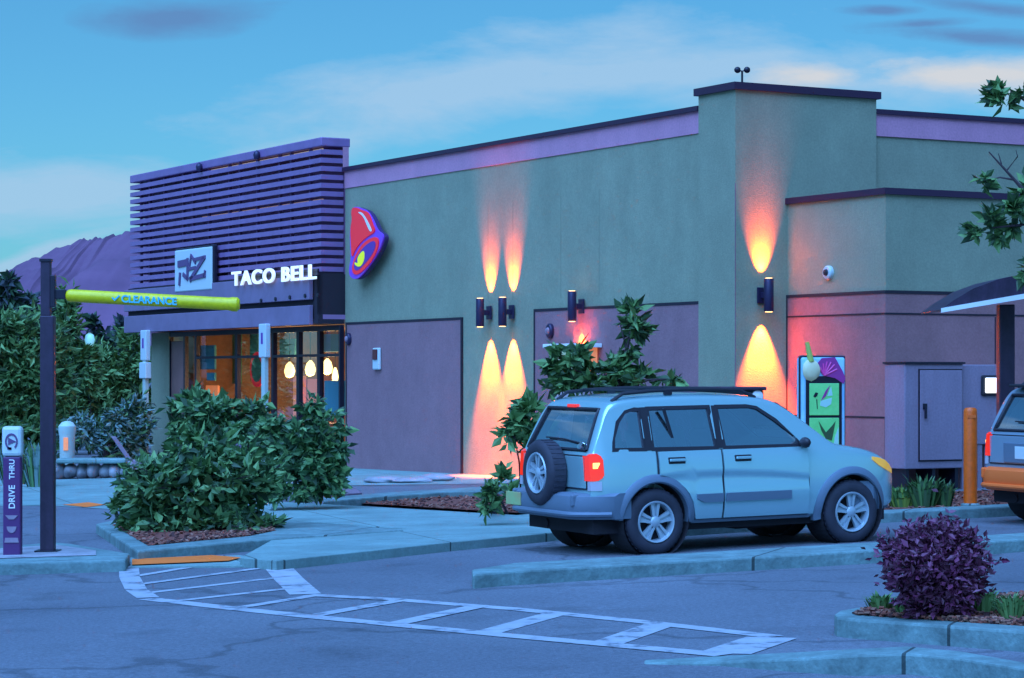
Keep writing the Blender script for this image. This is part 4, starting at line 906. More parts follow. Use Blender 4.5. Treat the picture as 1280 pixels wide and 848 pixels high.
cbar = thing('clearance_bar', 'long lime green tube hanging from the dark pole', 'bar', a0)
dv = a1 - a0; mx_ = axes((0, 0, 0), dv, (0, 1, 0)); Lb = dv.length
mlath = Matrix.Rotation(PI / 2, 4, 'Y')
bb = MB(); bb.lathe([(.001, -.01), (rb * .6, .0), (rb * .92, .02), (rb, .05), (rb, Lb - .12), (rb * 1.12, Lb - .08), (rb * 1.12, Lb - .03), (rb * .8, Lb - .005), (.001, Lb)], 24, axes((0, 0, 0), (0, 1, 0), Vector((0, 1, 0)).cross(-dv))); bb.build('tube', 'lime', cbar, smooth=True)
text_mesh('tick', '\u2713', .115, 'cyanletter', cbar, axes(dv.normalized() * (57 / 217 * Lb) + Vector((0, -rb - .006, -.04)), dv, (0, 0, 1)), .004, .003)
text_mesh('lettering', 'CLEARANCE', .105, 'cyanletter', cbar, axes(dv.normalized() * (70 / 217 * Lb) + Vector((0, -rb - .006, -.04)), dv, (0, 0, 1)), .004, .003)
# arrow sign
p = G(16, 694, .12); dd = p.y; k = dd / F
sg = thing('arrow_sign', 'dark slim drive sign with a pale arrow panel on top', 'sign', p)
hp = (694 - 571) * k; wt = 12.5 * k; ht = (694 - 533) * k
bb = MB(); bb.box(-11 * k, -.06, -.1, 11 * k, .06, hp); bb.build('post', mat('sign post purple', (.09, .02, .11), .45), sg, bevel=.015)
bb = MB(); bb.box(-wt, -.07, hp + .003, wt, .07, ht); bb.build('panel', 'signblue', sg, bevel=.035)
def up_(px, py): return ((px - 16) * k, (694 - py) * k)
bb = MB(); mxo = axes((0, -.071, (694 - 552) * k), (1, 0, 0), (0, 0, 1))
rr = [8 * k, 6 * k]; n = 20
for i in range(n):
    if i in (15, 16): continue
    a, c = 2 * PI * i / n, 2 * PI * (i + 1) / n
    poly(bb, [(rr[0] * math.cos(a), (142) * k + rr[0] * 1.3 * math.sin(a)), (rr[0] * math.cos(c), 142 * k + rr[0] * 1.3 * math.sin(c)), (rr[1] * math.cos(c), 142 * k + rr[1] * 1.3 * math.sin(c)), (rr[1] * math.cos(a), 142 * k + rr[1] * 1.3 * math.sin(a))], -.078, -.0702)
poly(bb, [(-4 * k, 147 * k), (6 * k, 142 * k), (-4 * k, 138 * k)], -.078, -.0702); poly(bb, [(-5 * k, 135 * k), (0, 135 * k), (0, 132 * k), (-5 * k, 132 * k)], -.078, -.0702)
bb.build('arrow', 'signmark', sg)
text_mesh('lettering', 'DRIVE', 11 * k, 'white', sg, axes((4 * k, -.062, 58 * k), (0, 0, 1), (-1, 0, 0)), .003, .001, 'LEFT')
text_mesh('lettering', 'THRU', 9.5 * k, 'white', sg, axes((3.5 * k, -.062, 95 * k), (0, 0, 1), (-1, 0, 0)), .003, .001, 'LEFT')
bb = MB(); poly(bb, [(-8 * k, 50 * k), (8 * k, 50 * k), (3 * k, 45 * k), (-3 * k, 45 * k)], -.068, -.0602); bb.build('emblem', 'cabinet', sg); bb = MB()
poly(bb, [(-6 * k, 36 * k)] + [(6 * k * math.cos(a), 36 * k - 8 * k * math.sin(a)) for a in [i * PI / 8 for i in range(1, 9)][::-1]] + [(6 * k, 36 * k)], -.068, -.0602); bb.build('emblem', 'cabinet', sg); bb = MB()
poly(bb, [(-8 * k, 22 * k), (8 * k, 22 * k), (9 * k, 16 * k), (-9 * k, 16 * k)], -.068, -.0602); bb.build('emblem', 'cabinet', sg)
# low stone wall
p = G(118, 598); t = thing('stone_wall', 'low stone wall with a flat pale cap behind the pole', 'wall', p, math.radians(-4)); k = p.y / F
bb = MB()
for i in range(7): bb.blob(((-44 + i * 14.5) * k, rnd.uniform(-.05, .05), 9 * k), (9.5 * k, .25, 11 * k), 40 + i, .16, 3)
bb.build('stone', 'palerock', t, smooth=True)
bb = MB(); bb.box(-46 * k, -.35, 19 * k, 44 * k, .35, 25 * k); bb.build('cap', 'concrete', t, bevel=.03)
p = G(155, 588); t = thing('lounge_chair', 'pale reclining chair back leaning beside the storefront', 'chair', p, math.radians(10)); k = p.y / F
bb = MB(); bb.prism([(-16 * k, -.25, 42 * k), (-10 * k, -.25, 42 * k), (12 * k, -.25, 10 * k), (6 * k, -.25, 10 * k)], (0, .5, 0)); bb.build('backrest', 'cabinet', t, bevel=.01)
bb = MB(); bb.box(6 * k, -.25, 9 * k, 30 * k, .25, 13 * k); bb.build('seat', 'cabinet', t, bevel=.01)
for x_ in (8, 28):
    for y_ in (-.22, .18): bb = MB(); bb.box(x_ * k - .02, y_, -.02, x_ * k + .02, y_ + .04, 9 * k); bb.build('leg', 'frame', t)
p = G(84, 591); k = p.y / F; t = thing('waste_bin', 'pale blue bin with an orange slot panel behind the pole', 'bin', p)
bb = MB(); bb.lathe([(.14, 0), (.16, .1), (.17, 46 * k), (.19, 52 * k), (.19, 58 * k), (.12, 63 * k), (.001, 65 * k)], 20); bb.build('body', 'paleframe', t, smooth=True)
bb = MB(); bb.box(-.05, -.185, 28 * k, .05, -.15, 44 * k); bb.build('slot_panel', 'orange', t)
y = 66; p = Vector(((112 - 640) / F * y, y, gz(-11))); t = thing('globe_lamp', 'pale oval globe street lamp among the left trees', 'lamp', p); k = y / F; zc = W(112, 425, y).z - p.z
bb = MB(); bb.tube([(0, 0, 0), (0, 0, zc - .2)], .04, 8); bb.build('post', 'frame', t)
bb = MB(); bb.lathe([(.05, zc - 9 * k - .02), (5 * k, zc - 6 * k), (6.5 * k, zc), (5 * k, zc + 6 * k), (.03, zc + 9 * k)], 18); bb.build('globe', mat('globe', (.4, .75, .8), .4, emit=(.3, .8, .95), estr=.1), t, smooth=True)
bb = MB(); bb.lathe([(.1, zc + 9 * k), (.02, zc + 13 * k)], 10); bb.build('finial', 'frame', t)
# boulders
for i, (px, py, wx, hz_, lb) in enumerate(((431, 624, 20, 17, 'pointed purple boulder at the tip of the bark bed'), (545, 602, 22, 9, 'flat grey boulder under the orange wall glow'), (515, 604, 26, 7, 'low grey boulder left of the flat one'), (478, 604, 22, 8, 'pale low boulder beside the mauve panel'))):
    p = G(px, py); k = p.y / F; o = MB().blob((0, 0, hz_ * k * .45), (wx * k, wx * k * .7, hz_ * k * .6), 90 + i, .22 if i == 0 else .14, 3).build('boulder', 'rock' if i == 0 else 'palerock'); o.location = p; tag(o, lb, 'boulder', 'boulders along the wall')

# ------------------------------------------------------------------ the cars
def interp(t, x):
    if x <= t[0][0]: return t[0][1]
    for (a, b_), (c, d) in zip(t[:-1], t[1:]):
        if x <= c: return b_ + (d - b_) * (x - a) / (c - a)
    return t[-1][1]
def sinterp(t, x):                         # monotone cubic through the table
    if x <= t[0][0]: return t[0][1]
    if x >= t[-1][0]: return t[-1][1]
    i = next(k for k in range(len(t) - 1) if t[k][0] <= x <= t[k + 1][0])
    def sl(k): return (t[k + 1][1] - t[k][1]) / (t[k + 1][0] - t[k][0])
    def tan(k):
        if k == 0: return sl(0)
        if k == len(t) - 1: return sl(k - 1)
        a, b_ = sl(k - 1), sl(k); return 0 if a * b_ <= 0 else 2 * a * b_ / (a + b_)
    h = t[i + 1][0] - t[i][0]; s_ = (x - t[i][0]) / h
    return ((2 * s_**3 - 3 * s_**2 + 1) * t[i][1] + (s_**3 - 2 * s_**2 + s_) * h * tan(i) + (-2 * s_**3 + 3 * s_**2) * t[i + 1][1] + (s_**3 - s_**2) * h * tan(i + 1))
TOP = [(.06, 1.02), (.09, 1.10), (.20, 1.34), (.30, 1.53), (.37, 1.60), (.5, 1.635), (.8, 1.66), (1.3, 1.672), (1.9, 1.655), (2.25, 1.615), (2.4, 1.575), (2.6, 1.46), (2.85, 1.28), (3.06, 1.13), (3.14, 1.095), (3.4, 1.05), (3.65, .985), (3.85, .89), (3.95, .78), (3.99, .64)]
BOT = [(.06, .52), (.3, .42), (.5, .33), (3.3, .32), (3.7, .36), (3.99, .42)]
PROF = [(.3, .79), (.38, .825), (.5, .85), (.68, .862), (.85, .855), (1.0, .838), (1.09, .815), (1.2, .788), (1.52, .695), (1.6, .665), (1.7, .62)]
PLAN = [(.06, .915), (.12, .95), (.25, .985), (.45, 1.0), (3.0, 1.0), (3.4, .985), (3.7, .93), (3.88, .84), (3.96, .76), (3.99, .68)]
def hw(x, z): return sinterp(PLAN, x) * sinterp(PROF, z)
def ring(x, inset=0.0, zlo=None, ins_top=None):
    zt = sinterp(TOP, x) - (ins_top if ins_top is not None else inset); zb = interp(BOT, x) if zlo is None else zlo
    r = min(.075, (zt - zb) * .25); half = []; h0 = hw(x, zb) - inset
    half += [(0, zb), (h0 * .6, zb), (h0 - .025, zb), (hw(x, zb + .03) - inset, zb + .03)]
    n = 22
    for i in range(1, n + 1):
        z = zb + .03 + (zt - r - zb - .03) * i / n; half.append((hw(x, z) - inset, z))
    he = hw(x, zt - r) - inset
    half += [(he - r * .12, zt - r * .55), (he - r * .42, zt - r * .2), (he - r * .95, zt - r * .02), (he * .7, zt + .012), (he * .35, zt + .02), (0, zt + .022)]
    return [Vector((x, y_, z)) for y_, z in half] + [Vector((x, -y_, z)) for y_, z in reversed(half[1:-1])]
XS = [.06, .075, .09, .12, .15, .18, .21, .24, .27, .30, .33, .36, .4, .45, .5, .58, .68, .8] + [.8 + .1 * i for i in range(1, 15)] + [2.25, 2.3, 2.35, 2.4, 2.45, 2.5, 2.55, 2.6, 2.67, 2.74, 2.8, 2.87, 2.94, 3.0, 3.05, 3.1, 3.14, 3.2, 3.3, 3.4, 3.5, 3.58, 3.65, 3.72, 3.78, 3.83, 3.88, 3.91, 3.94, 3.96, 3.975, 3.99]
RW, FW, RT = .80, 3.28, .35
WIN = {'quarter': [(.33, 1.12), (.70, 1.115), (.70, 1.525), (.62, 1.53), (.52, 1.50), (.42, 1.40), (.345, 1.22)],
       'rear': [(.80, 1.115), (1.58, 1.105), (1.55, 1.535), (.80, 1.535)],
       'front': [(1.68, 1.105), (2.62, 1.10), (2.62, 1.16), (2.36, 1.38), (2.16, 1.51), (2.05, 1.532), (1.65, 1.535)]}
def apply_bool(o, cutters):
    for c in cutters:
        md = o.modifiers.new('c', 'BOOLEAN'); md.operation = 'DIFFERENCE'; md.object = c; md.solver = 'EXACT'
    bpy.context.view_layer.update()
    me = bpy.data.meshes.new_from_object(o.evaluated_get(bpy.context.evaluated_depsgraph_get()))
    o.modifiers.clear(); o.data = me
    for c in cutters: bpy.data.objects.remove(c)
    for p_ in me.polygons: p_.use_smooth = True
    me.set_sharp_from_angle(angle=math.radians(32))
def crease(x, z):
    zc = .87 - .055 * (x - 1.45) ** 2; d = (zc - z) / .07
    if d < 0: return 0.0
    k = min(1, d); k = k * k * (3 - 2 * k); back = min(1, max(0, (z - .625) / .14)); return -.02 * k * back
def patch(xs, zlo, zhi, off, m, name, parent, nz=14, side=-1, thick=.02):
    bb = MB(); g, g2 = [], []
    for x in xs:
        a, b_ = zlo(x), zhi(x); g.append([(x, a + (b_ - a) * j / nz) for j in range(nz + 1)])
    top = [[bb.bm.verts.new((x, side * (hw(x, z) + off + (crease(x, z) if name == 'door' else 0)), z)) for x, z in c] for c in g]
    bot = [[bb.bm.verts.new((x, side * (hw(x, z) + off - thick), z)) for x, z in c] for c in g]
    nx = len(xs)
    for i in range(nx - 1):
        for j in range(nz): bb._f([top[i][j], top[i + 1][j], top[i + 1][j + 1], top[i][j + 1]])
    for i in range(nx - 1):
        bb._f([top[i][0], top[i + 1][0], bot[i + 1][0], bot[i][0]]); bb._f([top[i][nz], top[i + 1][nz], bot[i + 1][nz], bot[i][nz]])
    for j in range(nz): bb._f([top[0][j], top[0][j + 1], bot[0][j + 1], bot[0][j]]); bb._f([top[-1][j], top[-1][j + 1], bot[-1][j + 1], bot[-1][j]])
    return bb.build(name, m, parent, smooth=True)
def wheel(parent, x, side, name='wheel', mtx=None, yoff=None):
    # lathe axis along local -y*side ; profile centred
    t = bpy.data.objects.new(name, None); C.objects.link(t); t.parent = parent
    t.matrix_local = mtx if mtx else axes((x, side * .755, RT), (1, 0, 0), (0, 0, 1) if side < 0 else (0, 0, -1))
    R_ = RT; w_ = .11
    bb = MB(); bb.lathe([(.21, -w_), (.25, -w_ - .002), (.30, -w_), (.335, -w_ + .02), (R_, -w_ + .05), (R_, w_ - .05), (.335, w_ - .02), (.30, w_), (.25, w_ + .002), (.222, w_ - .01), (.21, w_ - .03)], 40, cap=False)
    for i in range(36):
        a = i * 2 * PI / 36
        bb.obox(Matrix.Rotation(a, 4, 'Z') @ Matrix.Translation((R_ - .002, 0, 0)), .012, .03, .13)
    bb.build('tyre', 'tyre', t, smooth=True)
    bb = MB(); bb.lathe([(.222, w_ - .012), (.215, w_ + .004), (.2, w_ - .002), (.192, w_ - .03), (.185, -.08), (.21, -.1)], 40, cap=False)
    for i in range(5):
        a = i * 2 * PI / 5 + .31; mm = Matrix.Rotation(a, 4, 'Z')
        for s_ in (-1, 1):
            pts = [(.035, s_ * .012), (.06, s_ * .034), (.12, s_ * .042), (.2, s_ * .062), (.2, s_ * .024), (.12, s_ * .012)]
            if s_ < 0: pts = pts[::-1]
            bb.loft([[mm @ Vector((px_, py_, .05)) for px_, py_ in pts], [mm @ Vector((px_, py_, .088 - .1 * (px_ - .12) ** 2)) for px_, py_ in pts]])
        pts = [(.03, -.02), (.19, -.03), (.19, .03), (.03, .02)]
        bb.loft([[mm @ Vector((px_, py_, .04)) for px_, py_ in pts], [mm @ Vector((px_, py_, .066)) for px_, py_ in pts]])
    bb.lathe([(.001, .05), (.06, .05), (.06, .085), (.045, .097), (.001, .1)], 20); bb.build('rim', 'alloy', t, smooth=True)
    bb = MB(); bb.lathe([(.001, .0), (.186, .0), (.186, .012), (.001, .012)], 24); bb.build('brake_disc', 'under', t)
    return t

def suv(name, label, loc, rot, paint, clad, bump, spare=True, detail=True, group=None):
    car = thing(name, label, 'car', loc, 0, group); car.rotation_euler = rot
    bb = MB(); bb.loft([ring(x) for x in XS]); body = bb.build('body', paint, car)
    car_m = car.rotation_euler.copy(); car_l = car.location.copy(); car.location = (0, 0, 0); car.rotation_euler = (0, 0, 0)
    cut = []
    cx = [x for x in XS if .16 <= x <= 2.95]
    bb = MB(); bb.loft([ring(x, .05, .62, .055) for x in cx]); cut.append(bb.build('cut', 'black'))
    for x in (RW, FW):
        for s_ in (-1, 1):
            bb = MB(); bb.lathe([(.40, .52), (.40, 1.2)], 40, axes((x, 0, RT + .015), (1, 0, 0), (0, 0, 1) if s_ < 0 else (0, 0, -1))); cut.append(bb.build('cut', 'black'))
    for nm, pl in WIN.items():
        bb = MB(); bb.loft([[Vector((x, -1.2, z)) for x, z in pl], [Vector((x, 1.2, z)) for x, z in pl]]); cut.append(bb.build('cut', 'black'))
    bb = MB(); bb.loft([[Vector((-.3, y_, z)) for y_, z in ((-.66, 1.11), (.66, 1.11), (.56, 1.53), (-.56, 1.53))], [Vector((.6, y_, z)) for y_, z in ((-.66, 1.11), (.66, 1.11), (.56, 1.53), (-.56, 1.53))]]); cut.append(bb.build('cut', 'black'))
    bb = MB(); bb.loft([[Vector((2.3, y_, z)) for y_, z in ((-.66, 1.14), (.66, 1.14), (.57, 1.54), (-.57, 1.54))], [Vector((3.3, y_, z)) for y_, z in ((-.66, 1.14), (.66, 1.14), (.57, 1.54), (-.57, 1.54))]]); cut.append(bb.build('cut', 'black'))
    apply_bool(body, cut)
    car.location = car_l; car.rotation_euler = car_m
    # glass and gaskets
    for s_ in (-1, 1):
        for nm, pl in WIN.items():
            bb = MB(); bb._f([bb.bm.verts.new((x, s_ * (hw(x, z) - .014), z)) for x, z in pl]); bmesh.ops.triangulate(bb.bm, faces=bb.bm.faces)
            gl = bb.build('window', 'glass', car)
            cxm = sum(p_[0] for p_ in pl) / len(pl); czm = sum(p_[1] for p_ in pl) / len(pl)
            sp_ = smoothpoly(pl, 2); bb = MB(); n = len(pl)
            def grow(q_, d):
                v = Vector((q_[0] - cxm, q_[1] - czm)); return (q_[0] + d * (1 if v.x > 0 else -1) * min(1, abs(v.x) / .1), q_[1] + d * (1 if v.y > 0 else -1) * min(1, abs(v.y) / .1))
            outr = [grow(q_, .022) for q_ in pl]; inn = [grow(q_, -.016) for q_ in pl]
            A = [bb.bm.verts.new((x, s_ * (hw(x, z) + .004), z)) for x, z in outr]; B_ = [bb.bm.verts.new((x, s_ * (hw(x, z) + .003), z)) for x, z in inn]
            A2 = [bb.bm.verts.new((x, s_ * (hw(x, z) - .004), z)) for x, z in outr]; B2 = [bb.bm.verts.new((x, s_ * (hw(x, z) - .03), z)) for x, z in inn]
            for i in range(n):
                j = (i + 1) % n; bb._f([A[i], A[j], B_[j], B_[i]]); bb._f([A[i], A[j], A2[j], A2[i]]); bb._f([B_[i], B_[j], B2[j], B2[i]])
            if nm == 'rear' :
                for x in (.98,): bb.obox(axes((x + .05, s_ * (hw(x, 1.32) + .0), 1.32), (-.14, 0, .43), (0, 1, 0)), .45, .02, .03)
            bb.build('gasket', 'black', gl)
    # pillars between side windows are black
    for s_ in (-1, 1):
        patch([.71, .75, .79], lambda x: 1.10, lambda x: 1.55, .005, 'black', 'pillar', car, 6, s_, .012); patch([1.585, 1.62, 1.655], lambda x: 1.10, lambda x: 1.55, .005, 'black', 'pillar', car, 6, s_, .012)
    def topx(z, lo, hi):                       # x of the hatch or windscreen at height z
        for _ in range(40):
            m_ = (lo + hi) / 2
            if (sinterp(TOP, m_) < z) == (lo < 1): lo = m_
            else: hi = m_
        return lo
    for nm, lo, hi, q_ in (('rear_window', .06, .9, ((-.66, 1.11), (.66, 1.11), (.56, 1.53), (-.56, 1.53))), ('windscreen', 2.2, 3.12, ((-.66, 1.14), (.66, 1.14), (.57, 1.54), (-.57, 1.54)))):
        sg_ = 1 if lo < 1 else -1
        def P3(y_, z, off): return Vector((topx(z, lo, hi) + off * sg_, y_, z + (-off if True else 0)))
        bb = MB(); rows_ = []
        for i in range(7):
            f_ = i / 6; z = q_[0][1] + (q_[2][1] - q_[0][1]) * f_; yw = q_[1][0] + (q_[2][0] - q_[1][0]) * f_
            rows_.append([bb.bm.verts.new(P3(yw * k_, z, .004)) for k_ in (-1, -.5, 0, .5, 1)])
        for a, c in zip(rows_[:-1], rows_[1:]):
            for i in range(4): bb._f([a[i], a[i + 1], c[i + 1], c[i]])
        gl = bb.build(nm, 'glass', car, smooth=True)
        bb = MB(); cor = []
        for (ya, za_), (yb_, zb2_) in zip(q_, q_[1:] + q_[:1]):
            for i in range(8): f_ = i / 8; cor.append((ya + (yb_ - ya) * f_, za_ + (zb2_ - za_) * f_))
        bb.tube([P3(y_, z, -.006) for y_, z in cor] + [P3(*cor[0], -.006)], .02, 6, False); bb.build('gasket', 'black', gl, smooth=True)
        if nm == 'rear_window':
            bb = MB(); bb.obox(Matrix.Translation(P3(0, 1.545, -.02)), .05, .2, .035); bb.build('brake_light', 'tail', car, bevel=.008)
            bb = MB(); bb.lathe([(.001, 0), (.05, 0), (.045, .03), (.001, .04)], 16, axes(P3(-.52, 1.15, -.005), (0, -1, 0), (.5, 0, .85))); bb.build('wiper_pivot', 'chrome', gl, smooth=True)
            bb = MB(); bb.tube([P3(-.5, 1.16, -.03), P3(-.1, 1.2, -.02), P3(.3, 1.21, -.015)], .009, 6); bb.build('wiper', 'black', gl)
    # doors: real panels standing a few mm off the shell
    zarch = lambda x: RT + .015 + math.sqrt(max(0, .475 ** 2 - (x - RW) ** 2)) if abs(x - RW) < .475 else .36
    for s_ in (-1, 1):
        xr = [.84 + .05 * i for i in range(16)]; xr[-1] = 1.605
        bk = patch([.825] + xr[1:-1] + [1.63], lambda x: max(.345, zarch(x) - .012), lambda x: 1.093, .012, 'black', 'door_gap', car, 14, s_, .02)
        d1_ = patch(xr, lambda x: max(.36, zarch(x)), lambda x: 1.085, .034, paint, 'door', car, 30, s_, .045)
        xf = [1.63 + .05 * i for i in range(22)]; xf[-1] = 2.70
        bk = patch([1.61] + xf[1:-1] + [2.715], lambda x: .345, lambda x: 1.093, .0124, 'black', 'door_gap', car, 14, s_, .02)
        d2_ = patch(xf, lambda x: .36, lambda x: 1.085, .0344, paint, 'door', car, 30, s_, .045)
        for d_, hx in ((d1_, .98), (d2_, 1.8)):
            bb = MB(); yy = hw(hx, .99) + .035
            bb.obox(Matrix.Translation((hx + .07, s_ * (yy - .004), .985)), .21, .02, .075); hd = bb.build('handle_recess', 'black', d_, bevel=.008)
            bb = MB(); bb.obox(Matrix.Translation((hx + .07, s_ * (yy + .018), .992)), .19, .022, .03); bb.build('handle', paint if detail else 'black', d_, bevel=.008)
        patch([1.28 + .03 * i for i in range(11)] + [1.6], lambda x: .535 + max(0, 1.36 - x) * .5, lambda x: .625, .055, clad, 'moulding', d1_, 4, s_, .03)
        patch([1.64 + .05 * i for i in range(17)] + [2.46], lambda x: .535, lambda x: .625, .055, clad, 'moulding', d2_, 4, s_, .03)
        # pressed shadow line along both doors
        # arch flares
        for wx, a0_, a1_ in ((RW, -.08, PI * .985), (FW, .0, PI * 1.06)):
            bb = MB(); rg_ = []
            for i in range(29):
                a = a0_ + (a1_ - a0_) * i / 28; pr = []
                for r_, o_ in ((.395, -.05), (.395, .028), (.41, .04), (.452, .034), (.485, .012), (.485, -.05)):
                    x_, z_ = wx + r_ * math.cos(a), RT + .015 + r_ * math.sin(a); xx = min(max(x_, .1), 3.95)
                    pr.append(Vector((x_, s_ * (hw(xx, max(z_, .32)) + o_), z_)))
                rg_.append(pr)
            bb.loft(rg_); bb.build('arch_flare', clad, car, smooth=True)
            bb = MB(); bb.lathe([(.398, .5), (.398, .86)], 36, axes((wx, 0, RT + .015), (1, 0, 0), (0, 0, 1) if s_ < 0 else (0, 0, -1)), cap=False); bb.build('arch_liner', 'under', car)
        patch([1.25 + .1 * i for i in range(16)], lambda x: .315, lambda x: .352, .012, clad, 'sill', car, 3, s_, .03)
        # tail lamp
        bb = MB(); rows_ = []
        for x, zl, zh in ((.05, .80, 1.06), (.09, .80, 1.085), (.13, .805, 1.085), (.17, .83, 1.06), (.19, .86, 1.02)):
            rows_.append([Vector((x, s_ * (hw(max(x, .06), z) + .012), z)) for z in (zl, (zl + zh) / 2, zh)] + [Vector((x, s_ * (hw(max(x, .06), z) - .05), z)) for z in (zh, (zl + zh) / 2, zl)])
        rows_.insert(0, [Vector((.045, s_ * (abs(v.y) - .06), v.z)) for v in rows_[0]])
        bb.loft(rows_); tl = bb.build('tail_lamp', 'tail', car, smooth=True)
        bb = MB(); bb.obox(Matrix.Translation((.115, s_ * (hw(.115, .95) + .012), .96)), .08, .012, .06); bb.build('bulb', 'tailhot', tl, bevel=.004)
        bb = MB(); rows_ = [[Vector((x, s_ * (hw(max(x, .06), z) + .01), z)) for z in (.70, .795)] + [Vector((x, s_ * (hw(max(x, .06), z) - .05), z)) for z in (.795, .70)] for x in (.05, .09, .13, .165)]
        bb.loft(rows_); bb.build('reverse_lamp', 'clearlamp', tl, smooth=True)
        # headlamp, mirror
        bb = MB(); rows_ = []
        for x, zl, zh in ((3.58, .91, .945), (3.68, .845, .93), (3.78, .80, .90), (3.86, .77, .85), (3.92, .745, .79)):
            rows_.append([Vector((x, s_ * (hw(x, z) + .012), z)) for z in (zl, (zl + zh) / 2, zh)] + [Vector((x, s_ * (hw(x, z) - .08), z)) for z in (zh, (zl + zh) / 2, zl)])
        bb.loft(rows_); bb.build('headlight', 'amber', car, smooth=True)
        bb = MB(); bb.blob((2.64, s_ * .91, 1.13), (.05, .085, .06), 4, .06, 2); bb.obox(Matrix.Translation((2.68, s_ * .84, 1.10)), .07, .08, .04); mr = bb.build('mirror', 'black' if detail else paint, car, smooth=True)
        # roof rail
        bb = MB(); zr = lambda x: sinterp(TOP, x)
        bb.tube([Vector((.42, s_ * .6, zr(.42) + .0))] + [Vector((x, s_ * .61, zr(x) + .055)) for x in (.55, .9, 1.3, 1.7, 2.0)] + [Vector((2.2, s_ * .6, zr(2.2) + .0))], .02, 8); rl = bb.build('roof_rail', 'black', car, smooth=True)
        bb = MB(); bb.obox(Matrix.Translation((1.1, s_ * .61, zr(1.1) + .028)), .1, .035, .055); bb.build('bracket', 'black', rl, bevel=.01)
    for x in (.75, 1.75): bb = MB(); bb.tube([(x, -.6, sinterp(TOP, x) + .065), (x, .6, sinterp(TOP, x) + .065)], .014, 6); bb.build('roof_crossbar', 'black', car)
    # bumpers
    bb = MB(); rg_ = []
    for i in range(25):
        f_ = -1 + 2 * i / 24; y_ = f_ * .895; back = -.10 + .38 * max(0, (abs(f_) - .62) / .38) ** 2.2; yy = y_
        rg_.append([Vector((back + dx, yy * ky_, z)) for dx, z, ky_ in ((.02, .40, .98), (-.01, .46, 1), (-.02, .56, 1.01), (.0, .64, 1.01), (.06, .67, 1), (.22, .67, .96), (.22, .40, .96))])
    bb.loft(rg_); bbm = bb.build('rear_bumper', bump, car, smooth=True)
    bb = MB(); bb.tube([(-.125 + .38 * max(0, (abs(-1 + i / 8) - .62) / .38) ** 2.2, (-1 + i / 8) * .88, .455) for i in range(17)], .03, 8); bb.build('step_pad', clad, bbm, smooth=True)
    for s_ in (-1, 1): bb = MB(); bb.obox(Matrix.Translation((-.06, s_ * .66, .60)), .1, .05, .13); bb.build('overrider', 'cladding' if spare else bump, bbm, bevel=.02)
    bb = MB(); rg_ = []
    for i in range(25):
        f_ = -1 + 2 * i / 24; y_ = f_ * .84; fr = 4.07 - .50 * max(0, (abs(f_) - .45) / .55) ** 1.9
        rg_.append([Vector((fr + dx, y_ * ky_, z)) for dx, z, ky_ in ((-.08, .33, .97), (-.02, .36, 1), (.0, .50, 1.02), (-.015, .62, 1.02), (-.06, .68, 1.0), (-.25, .68, .94), (-.25, .33, .94))])
    bb.loft(rg_); bb.build('front_bumper', clad, car, smooth=True)
    bb = MB(); bb.box(.12, -.72, .24, 3.8, .72, .62); bb.tube([(.1, .3, .3), (1.6, .3, .27)], .05, 8); bb.box(.35, -.45, .2, .75, .2, .42); bb.tube([(RW, -.7, RT), (RW, .7, RT)], .05, 8); bb.build('underbody', 'under', car)
    bb = MB(); bb.box(2.0, -.5, .2, 2.5, .5, .3); bb.build('skid_plate', 'under', car)
    # cabin
    for x, w_ in ((1.75, .5), (.95, .5)):
        for y_ in (-.36, .36):
            bb = MB(); bb.obox(Matrix.Translation((x, y_, .98)) @ Matrix.Rotation(-.22, 4, 'Y'), .14, .46, .66); st = bb.build('seat_back', 'seat', car, bevel=.05)
            bb = MB(); bb.obox(Matrix.Translation((x - .1, y_, 1.38)) @ Matrix.Rotation(-.2, 4, 'Y'), .1, .26, .2); bb.build('headrest', 'seat', st, bevel=.04)
            bb = MB(); bb.obox(Matrix.Translation((x + .22, y_, .72)), .5, .48, .16); bb.build('seat_cushion', 'seat', car, bevel=.05)
    bb = MB(); bb.box(2.55, -.7, .7, 2.93, .7, 1.06); bb.build('dashboard', 'cladding', car, bevel=.05)
    bb = MB(); mxs = axes((2.42, .36, 1.06), (0, 1, 0), (-.35, 0, .93))
    bb.tube([mxs @ Vector((.18 * math.cos(a), .18 * math.sin(a), 0)) for a in [i * 2 * PI / 20 for i in range(21)]], .016, 6, False); bb.tube([mxs @ Vector((-.18, 0, 0)), mxs @ Vector((.18, 0, 0))], .014, 6); bb.build('steering_wheel', 'black', car, smooth=True)
    bb = MB(); bb.obox(Matrix.Translation((2.42, 0, 1.44)), .03, .24, .06); bb.build('interior_mirror', 'black', car, bevel=.01)
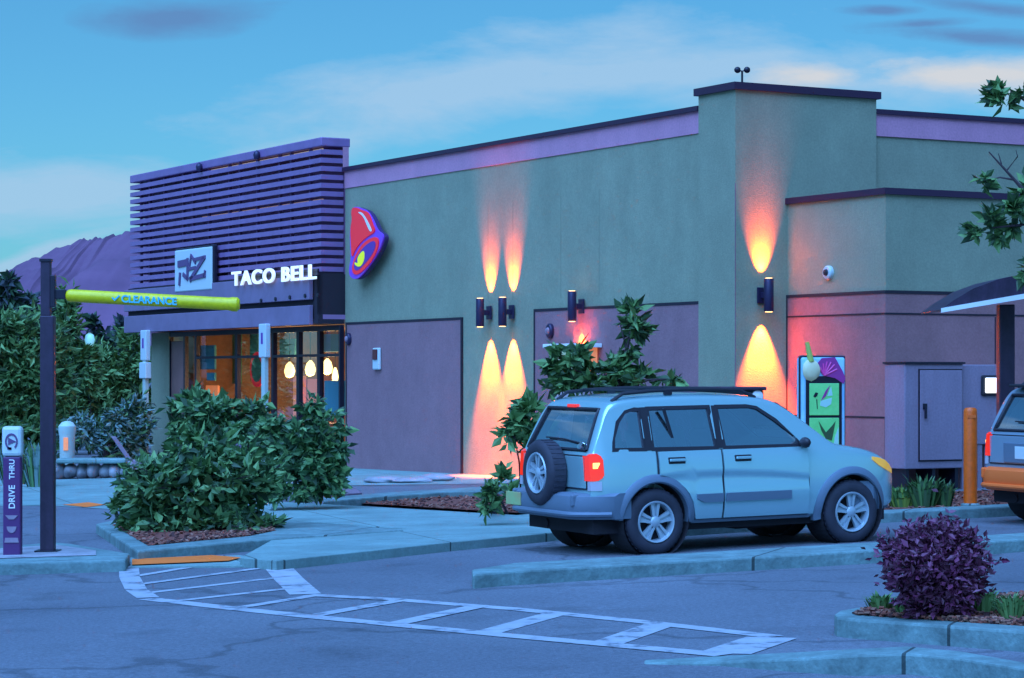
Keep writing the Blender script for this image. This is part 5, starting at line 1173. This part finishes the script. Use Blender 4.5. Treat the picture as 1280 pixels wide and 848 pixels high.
    for x in (RW, FW):
        for s_ in (-1, 1): wheel(car, x, s_)
    # hatch seam and details
    bb = MB(); bb.box(.045, -.70, .72, .058, .70, 1.05); ht_ = bb.build('tailgate', paint, car, bevel=.01)
    bb = MB(); bb.box(.05, -.715, .705, .057, .715, 1.064); bb.build('door_gap', 'black', car)
    if spare:
        ms = axes((-.05, .02, .86), (0, -1, 0), (0, 0, 1))
        wheel(car, 0, 1, 'spare_wheel', ms)
        bb = MB(); bb.lathe([(.001, -.10), (.14, -.10), (.14, .0), (.001, .0)], 16, ms); bb.build('spare_mount', 'black', car)
        bb = MB(); bb.box(-.13, .45, .49, -.115, .79, .63); bb.build('number_plate', mat('plate', (.5, .35, .15), .5, col2=(.3, .5, .2), scale=5), bbm, bevel=.004)
    else:
        bb = MB(); bb.box(.025, -.2, .78, .044, .2, .93); pl_ = bb.build('number_plate', 'signblue', ht_, bevel=.004)
        bb = MB(); bb.box(.03, -.42, .73, .0445, .42, .97); bb.build('plate_recess', 'cladding', ht_, bevel=.01)
        bb = MB(); bb.obox(Matrix.Translation((.33, 0, 1.65)), .22, 1.1, .035); bb.build('spoiler', 'black', car, bevel=.012)
    return car
yaw = math.radians(27)
near = G(815, 692)                              # contact of the near rear wheel
off = Matrix.Rotation(yaw, 3, 'Z') @ Vector((RW, -.76, 0)); loc = near - off
loc.z = gz(loc.x) + .0
car = suv('parked_car', 'silver compact SUV with a spare wheel on its tailgate in the drive lane', loc, (math.atan(S * -math.sin(-yaw)) * 1.0, -math.atan(S * math.cos(yaw)), yaw), 'silver', 'cladding', 'cladding')
loc2 = loc + Vector((math.cos(yaw), math.sin(yaw), 0)) * 6.45 + Vector((math.sin(yaw), -math.cos(yaw), 0)) * -.15; loc2.z = gz(loc2.x)
suv('parked_car', 'pale blue SUV with painted lamp glow on its rear bumper, cut off at right edge', loc2, (math.atan(S * math.sin(yaw)), -math.atan(S * math.cos(yaw)), yaw), 'silver2', 'tanglow', 'tanglow', spare=False, detail=False)
bpy.context.view_layer.update()
